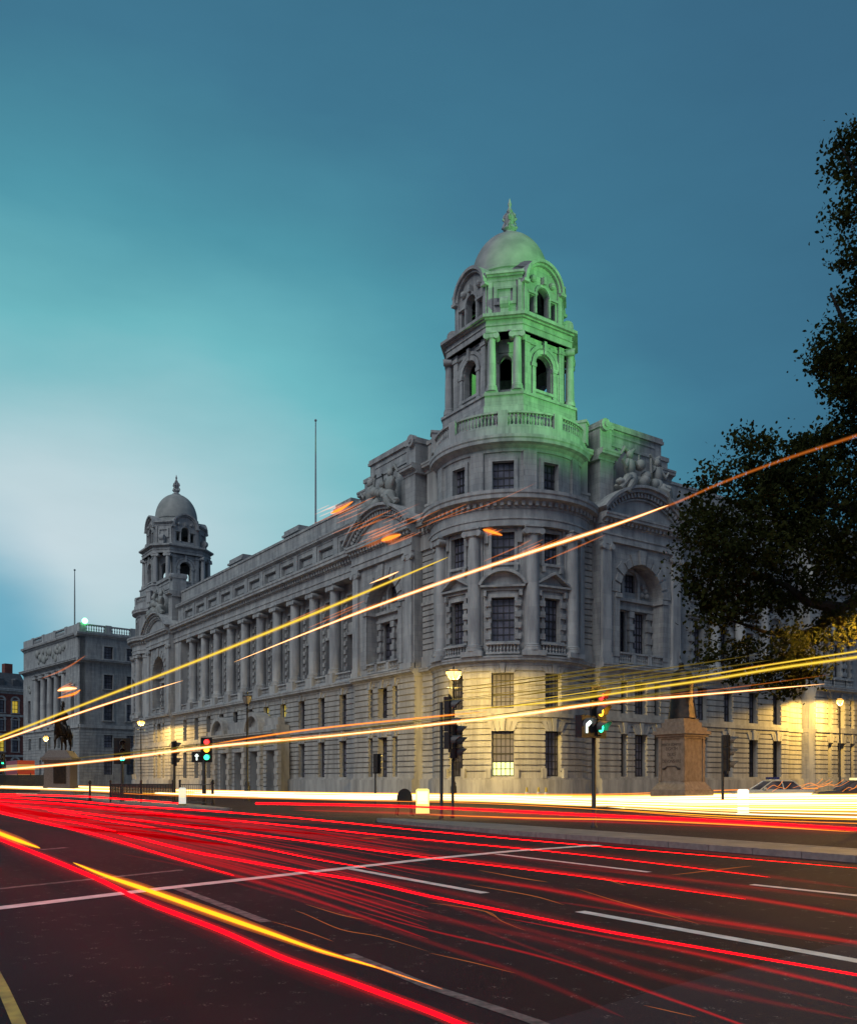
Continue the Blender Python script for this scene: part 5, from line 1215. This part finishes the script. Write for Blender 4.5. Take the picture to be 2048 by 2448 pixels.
trail([RZ(1, 168), RZ(400, 182), RZ(800, 190), RZ(1300, 212), RZ(1757, 240)], .55, (3, 4), 'ora', 'orange light trail low on the far roadway at the right', (.3, .2))
trail([RZ(-300, 300), RZ(0, 335), RZ(600, 412), RZ(1200, 494), RZ(1757, 584), RZ(2100, 640)], .6, (4, 9), 'mid', 'crimson light trail below the small right dash, running to the right edge', (.3, 0))
trail([RZ(-200, 370), RZ(0, 402), RZ(500, 478), RZ(1000, 577), RZ(1757, 694), RZ(2100, 750)], .6, (4, 11), 'mid', 'wide crimson light trail just above the long white lane dash at right', (.3, 0))
trail([RZ(-300, 560), RZ(0, 642), RZ(500, 762), RZ(1000, 930), RZ(1260, 1022), RZ(1500, 1110)], .6, (4, 6), 'mid', 'crimson light trail crossing the lower right road patch', (.3, 0))
trail([RZ(300, 590), RZ(700, 665), RZ(1100, 740), RZ(1757, 890), RZ(2100, 970)], .6, (5, 9), 'mid', 'crimson light trail right under the unbroken bright red one', (.4, 0))
# faint strands no one could count
a = Glow()
for q, w in (([LZ(500, 330), LZ(900, 405), LZ(1300, 480), LZ(1757, 570), RZ(500, 745), RZ(1000, 925), RZ(1300, 1035)], (3, 4)), ([LZ(600, 318), LZ(1100, 420), LZ(1757, 585), RZ(500, 690), RZ(1000, 850), RZ(1757, 1010)], (6, 10)),
        ([LZ(700, 300), LZ(1200, 390), LZ(1757, 470), RZ(500, 590), RZ(1100, 735), RZ(1757, 885)], (5, 12)), ([LZ(1200, 300), RZ(0, 400), RZ(500, 475), RZ(1000, 575), RZ(1757, 690)], (5, 14)), ([LZ(1300, 270), RZ(0, 332), RZ(600, 410), RZ(1200, 492), RZ(1757, 582)], (4, 9)),
        ([LZ(1100, 230), LZ(1757, 300), RZ(500, 360), RZ(1100, 440), RZ(1757, 520)], (4, 7)), ([LZ(1300, 240), RZ(0, 276), RZ(500, 312), RZ(1000, 370), RZ(1757, 470)], (4, 8)), ([RZ(0, 232), RZ(700, 285), RZ(1757, 378)], (3, 4)),
        ([LZ(900, 430), LZ(1300, 540), LZ(1757, 690), RZ(400, 830), RZ(800, 1000)], (4, 8)), ([LZ(1000, 300), LZ(1500, 420), RZ(300, 610), RZ(900, 760), RZ(1757, 960)], (4, 9)), ([LZ(100, 160), LZ(600, 250), LZ(1100, 345)], (4, 5)), ([LZ(0, 140), LZ(400, 200), LZ(800, 275)], (6, 6)),
        ([LZ(0, 104), LZ(500, 146), LZ(1000, 206), LZ(1700, 305)], (6, 8)), ([LZ(0, 118), LZ(500, 165), LZ(1000, 236)], (7, 6)), ([LZ(1200, 140), RZ(0, 160), RZ(800, 190), RZ(1757, 246)], (20, 26)), ([RZ(300, 165), RZ(900, 178), RZ(1757, 212)], (10, 14)),
        ([LZ(0, 284), LZ(300, 400), LZ(700, 560), LZ(1200, 780), LZ(1757, 985)], (26, 44))):
    strand(a, q, .58, (w[0]*1.3, w[1]*1.7) if w[1] < 16 and q[0][1] > 1930 else w, 1, (.12, .2))
for i in range(40):
    y0 = rt.uniform(112, 200); x0 = rt.uniform(-40, 700); ln = rt.uniform(500, 1500); sl = (y0-70)/520*rt.uniform(.95, 1.1)
    q = [LZ(x0, y0+x0*.10), LZ(x0+ln*.5, y0+x0*.10+ln*.5*sl*.42), LZ(x0+ln, y0+x0*.10+ln*sl*.46)]
    strand(a, q, .62, (rt.uniform(1.5, 4), rt.uniform(1.5, 4)), 1, (.25, .3))
for i in range(4):
    y0 = rt.uniform(250, 620); x0 = rt.uniform(-300, 500); ln = rt.uniform(500, 1400); sl = .07+(y0-240)/380*.13
    q = [RZ(x0, y0+x0*sl), RZ(x0+ln*.5, y0+(x0+ln*.5)*sl), RZ(x0+ln, y0+(x0+ln)*sl*1.03)]
    strand(a, q, .60, (rt.uniform(1.5, 5), rt.uniform(2, 6)), 1, (.25, .3))
tag(a.build('faint_light_streaks', TR['dim']), 'faint dark red light streaks blended over the roadway', 'light streaks', None, 'stuff')
a = Glow(); tl_ = [(-30, 84), (300, 92), (700, 112), (1200, 150), (1757, 205)]; bl_ = [(-30, 152), (300, 236), (700, 345), (1200, 490), (1757, 680)]
for i in range(20):
    f = (i+rt.random())/20; f = .2+.8*f**1.3; q = [LZ(x, y+(y2-y)*f) for (x, y), (_, y2) in zip(tl_, bl_)]
    c = rt.choice(((0, 5), (0, 5), (0, 4), (1, 5), (0, 5))); w_ = rt.uniform(2.5, 9)*(.5+f)
    strand(a, q[c[0]:c[1]], .62, (w_*.9, w_), 1, (.3 if c[0] else 0, .45))
tag(a.build('soft_red_streaks', TR['mid']), 'soft red light streaks merging across the left half of the road', 'light streaks', None, 'stuff')
a = Glow()
for q in ([LZ(1210, 562), LZ(1260, 580), LZ(1400, 640), LZ(1560, 670), LZ(1757, 730)], [LZ(1250, 535), LZ(1400, 580), LZ(1500, 600)], [RZ(0, 530), RZ(120, 545), RZ(250, 570), RZ(300, 605), RZ(400, 645)], [RZ(600, 470), RZ(760, 520), RZ(960, 575), RZ(1120, 620)], [RZ(700, 425), RZ(810, 460)], [RZ(230, 565), RZ(280, 590)], [RZ(0, 735), RZ(180, 775), RZ(360, 820)],
          [LZ(1110, 605), LZ(1260, 650), LZ(1370, 690)], [RZ(200, 395), RZ(390, 430), RZ(490, 445)], [RZ(880, 950), RZ(1100, 1000)], [RZ(980, 418), RZ(1180, 395), RZ(1330, 378)], [RZ(160, 455), RZ(420, 500), RZ(560, 540)], [LZ(1480, 265), LZ(1560, 264)]):
    strand(a, q, .35, (1.5, 1.5), 1, (.4, .4))
tag(a.build('amber_light_squiggles', TR['orf']), 'thin wavering amber light squiggles low over the dark road', 'light streaks', None, 'stuff')
# headlights beyond the islands: many overlapping, one mass
for nm, m, cnt, sp0, wd, lab in (('headlight_streaks', 'white', 12, 1.05, 4.2, 'uneven mass of white headlight streaks in front of the corner building'), ('yellow_headlight_fringe', 'yel', 12, 1.25, 2.2, 'thin yellow streaks fringing and crossing the white headlight mass'), ('orange_headlight_fringe', 'ora', 7, 1.7, 1.6, 'thin orange streaks around the white headlight mass')):
    a = Glow()
    for i in range(cnt):
        f = ((i+.5)/cnt*2-1)*sp0+rt.uniform(-.08, .08)
        q = [(-60, 1879+f*3), (200, 1886+f*4.5), (450, 1896+f*5.5), (800, 1904+f*6), (1150, 1909+f*7.5), (1450, 1918+f*13), (1750, 1924+f*23), (2120, 1926+f*29)]
        q = [(x, y+rt.uniform(-1, 1)*(.3+x/1400 if x > 0 else .3)) for x, y in q]
        c = (0, 8) if m == 'white' and i % 4 == 0 else [(0, 8), (2, 8), (3, 8), (4, 8), (0, 6), (5, 8)][i % 6]
        w_ = wd*rt.uniform(.6, 1.5)
        strand(a, q[c[0]:c[1]], .66+.02*(i % 3), (w_*.5, w_*1.3), 1, (.06 if c[0] else 0, .1 if c[1] < 8 else 0), 5)
    tag(a.build(nm, TR[m]), lab, 'light streaks', None, 'stuff')
a = Glow()
for i in range(9):
    x = rt.uniform(1790, 2030); y = rt.uniform(1868, 1900); l = rt.uniform(30, 90)
    strand(a, [(x, y+12), (x+l*.4, y+2), (x+l*.7, y+5), (x+l, y-8)], 1.0, (1.8, 2.4), 1, (.2, .3)) if y+12 < 1860 else a.tube([at(xx, 34, CH+(HY-yy)/F*34) for xx, yy in smooth([(x, y+12), (x+l*.4, y+2), (x+l*.7, y+5), (x+l, y-8)])], [rt.uniform(.004, .009)]*19)
tag(a.build('wavy_light_squiggles', TR['ora']), 'tangle of thin orange light squiggles before the two cars at right', 'light streaks', None, 'stuff')
# upper and lower lamps of a passing double-decker bus
U = 4.2; Lw = 2.2
trail([D_(-60, 1534), D_(0, 1512), D_(200, 1434), D_(400, 1357), D_(650, 1256), D_(800, 1193), D_(918, 1143)], U, (4, 9), 'ye2', 'long yellow light trail high across the colonnade', (0, .35))
trail([D_(-60, 1538), D_(0, 1519), D_(200, 1450), D_(375, 1396)], U-.35, (4, 4), 'pale', 'pale light trail high up over the horse rider statue', (0, .3))
trail([D_(480, 1358), D_(700, 1270), D_(870, 1207), D_(1050, 1145), D_(1250, 1080), D_(1370, 1036)], U, (4, 9), 'pale', 'bright pale orange light trail sweeping up across the round corner bay', (.25, .3))
trail([D_(980, 1170), D_(1200, 1096), D_(1370, 1037), D_(1480, 990), D_(1600, 945), D_(1757, 893), D_(1900, 845)], U, (3, 7), 'orf', 'thin orange light trail rising over the dark tree to the right edge', (.3, 0))
trail([D_(-60, 1588), D_(0, 1580), D_(200, 1561), D_(450, 1530), D_(700, 1507), D_(905, 1484), D_(1060, 1467), D_(1230, 1443), D_(1450, 1424), D_(1690, 1403)], Lw, (5, 8), 'pale', 'brightest long pale light trail passing behind the tall dark signal', (0, .25))
trail([D_(430, 1527), D_(640, 1496), D_(900, 1469), D_(1000, 1460)], Lw+.06, (4, 4), 'ora', 'orange light trail just above the brightest pale one', (.2, .3))
trail([D_(930, 1458), D_(1000, 1452), D_(1150, 1438), D_(1330, 1412), D_(1460, 1393), D_(1600, 1370), D_(1757, 1348), D_(1900, 1327)], 2.75, (4, 9), 'ye2', 'wide yellow light trail low across the right wing', (.3, 0))
trail([D_(1060, 1440), D_(1230, 1416), D_(1440, 1386), D_(1600, 1360), D_(1757, 1336), D_(1900, 1312)], 2.85, (3, 5), 'ye2', 'narrow yellow light trail above the wide yellow one', (.3, 0))
trail([D_(1340, 1428), D_(1500, 1411), D_(1700, 1384)], 2.5, (2.5, 2), 'orf', 'thin orange light trail between the yellow and pale ones at right', (.3, .4))
trail([D_(1470, 1381), D_(1540, 1368), D_(1620, 1356)], 3.0, (2, 2), 'orf', 'short thin orange light trail beside the tree base', (.4, .4))
trail([D_(85, 1392), D_(120, 1378), D_(150, 1362), D_(175, 1345)], 5.2, (3, 4), 'orf', 'short orange light streak above the horse rider', (.4, .4))
trail([D_(118, 1417), D_(135, 1413), D_(158, 1412)], 5.0, (9, 10), 'pale', 'short thick pale light blob above the horse rider', (.4, .4))
trail([D_(118, 1432), D_(150, 1424), D_(165, 1415)], 4.9, (6, 6), 'ora', 'short orange light blob right above the rider hat', (.4, .4))
trail([D_(990, 1086), D_(1006, 1090), D_(1030, 1098)], 4.5, (11, 11), 'ora', 'short bright orange light blob on the round bay frieze', (.4, .5))
trail([D_(782, 1109), D_(800, 1103), D_(822, 1096)], 4.5, (16, 14), 'ora', 'short thick orange light blob under the curved gable', (.4, .5))
trail([D_(678, 1053), D_(700, 1043), D_(724, 1028)], 4.8, (13, 8), 'ora', 'short orange light blob along the roof parapet', (.4, .6))
trail([D_(640, 1075), D_(700, 1050), D_(770, 1018)], 4.7, (2, 3), 'orf', 'thin orange streak climbing along the roof parapet', (.4, .4))
trail([D_(758, 1197), D_(790, 1184), D_(818, 1172)], 4.0, (3, 4), 'pale', 'short pale streak over the arched window of the long facade', (.4, .4))
trail([D_(880, 1072), D_(1000, 1035), D_(1100, 990)], 4.5, (1.6, 1.6), 'orf', 'hair-thin orange streak over the round bay cornice', (.4, .5))

# thin layered strands round the brighter ones
a = Glow()
for (x, y, l, n, sp_w) in ((690, 1048, 60, 9, 20), (800, 1102, 75, 12, 26), (740, 1070, 90, 8, 40), (1010, 1092, 30, 4, 8), (840, 1062, 150, 6, 24), (140, 1412, 30, 6, 14), (700, 1258, 190, 4, 12), (1100, 1128, 160, 4, 10), (1080, 1120, 60, 4, 30)):
    for i in range(n):
        x0, y0, l0 = x+rt.uniform(-.5, .5)*l, y+rt.uniform(-1, 1)*sp_w*.6, l*rt.uniform(.35, .9)
        strand(a, [D_(x0-l0*.5, y0+l0*.21), D_(x0, y0), D_(x0+l0*.5, y0-l0*.22)], 4.4, (rt.uniform(1, 3.5), rt.uniform(1, 3.5)), 1, (.4, .4))
tag(a.build('amber_streak_haze', TR['orf']), 'hazy bundle of short amber streaks along the cornice and roof parapet', 'light streaks', None, 'stuff')
a = Glow()
for i in range(16):
    x0 = rt.uniform(900, 1150); l0 = rt.uniform(200, 500); y0 = rt.uniform(1410, 1476)
    strand(a, [D_(x0, y0), D_(x0+l0*.5, y0-l0*.065), D_(x0+l0, y0-l0*.14)], 2.5, (rt.uniform(1, 6), rt.uniform(1, 5)), 1, (.4, .4))
for i in range(10):
    x0 = rt.uniform(100, 700); l0 = rt.uniform(150, 400); y0 = 1580-x0*.107+rt.uniform(-12, 8)
    strand(a, [D_(x0, y0), D_(x0+l0*.5, y0-l0*.053), D_(x0+l0, y0-l0*.107)], 2.2, (rt.uniform(1, 4), rt.uniform(1, 4)), 1, (.4, .4))
tag(a.build('yellow_streak_haze', TR['yef']), 'hazy layered yellow streaks around the long pale light trail', 'light streaks', None, 'stuff')
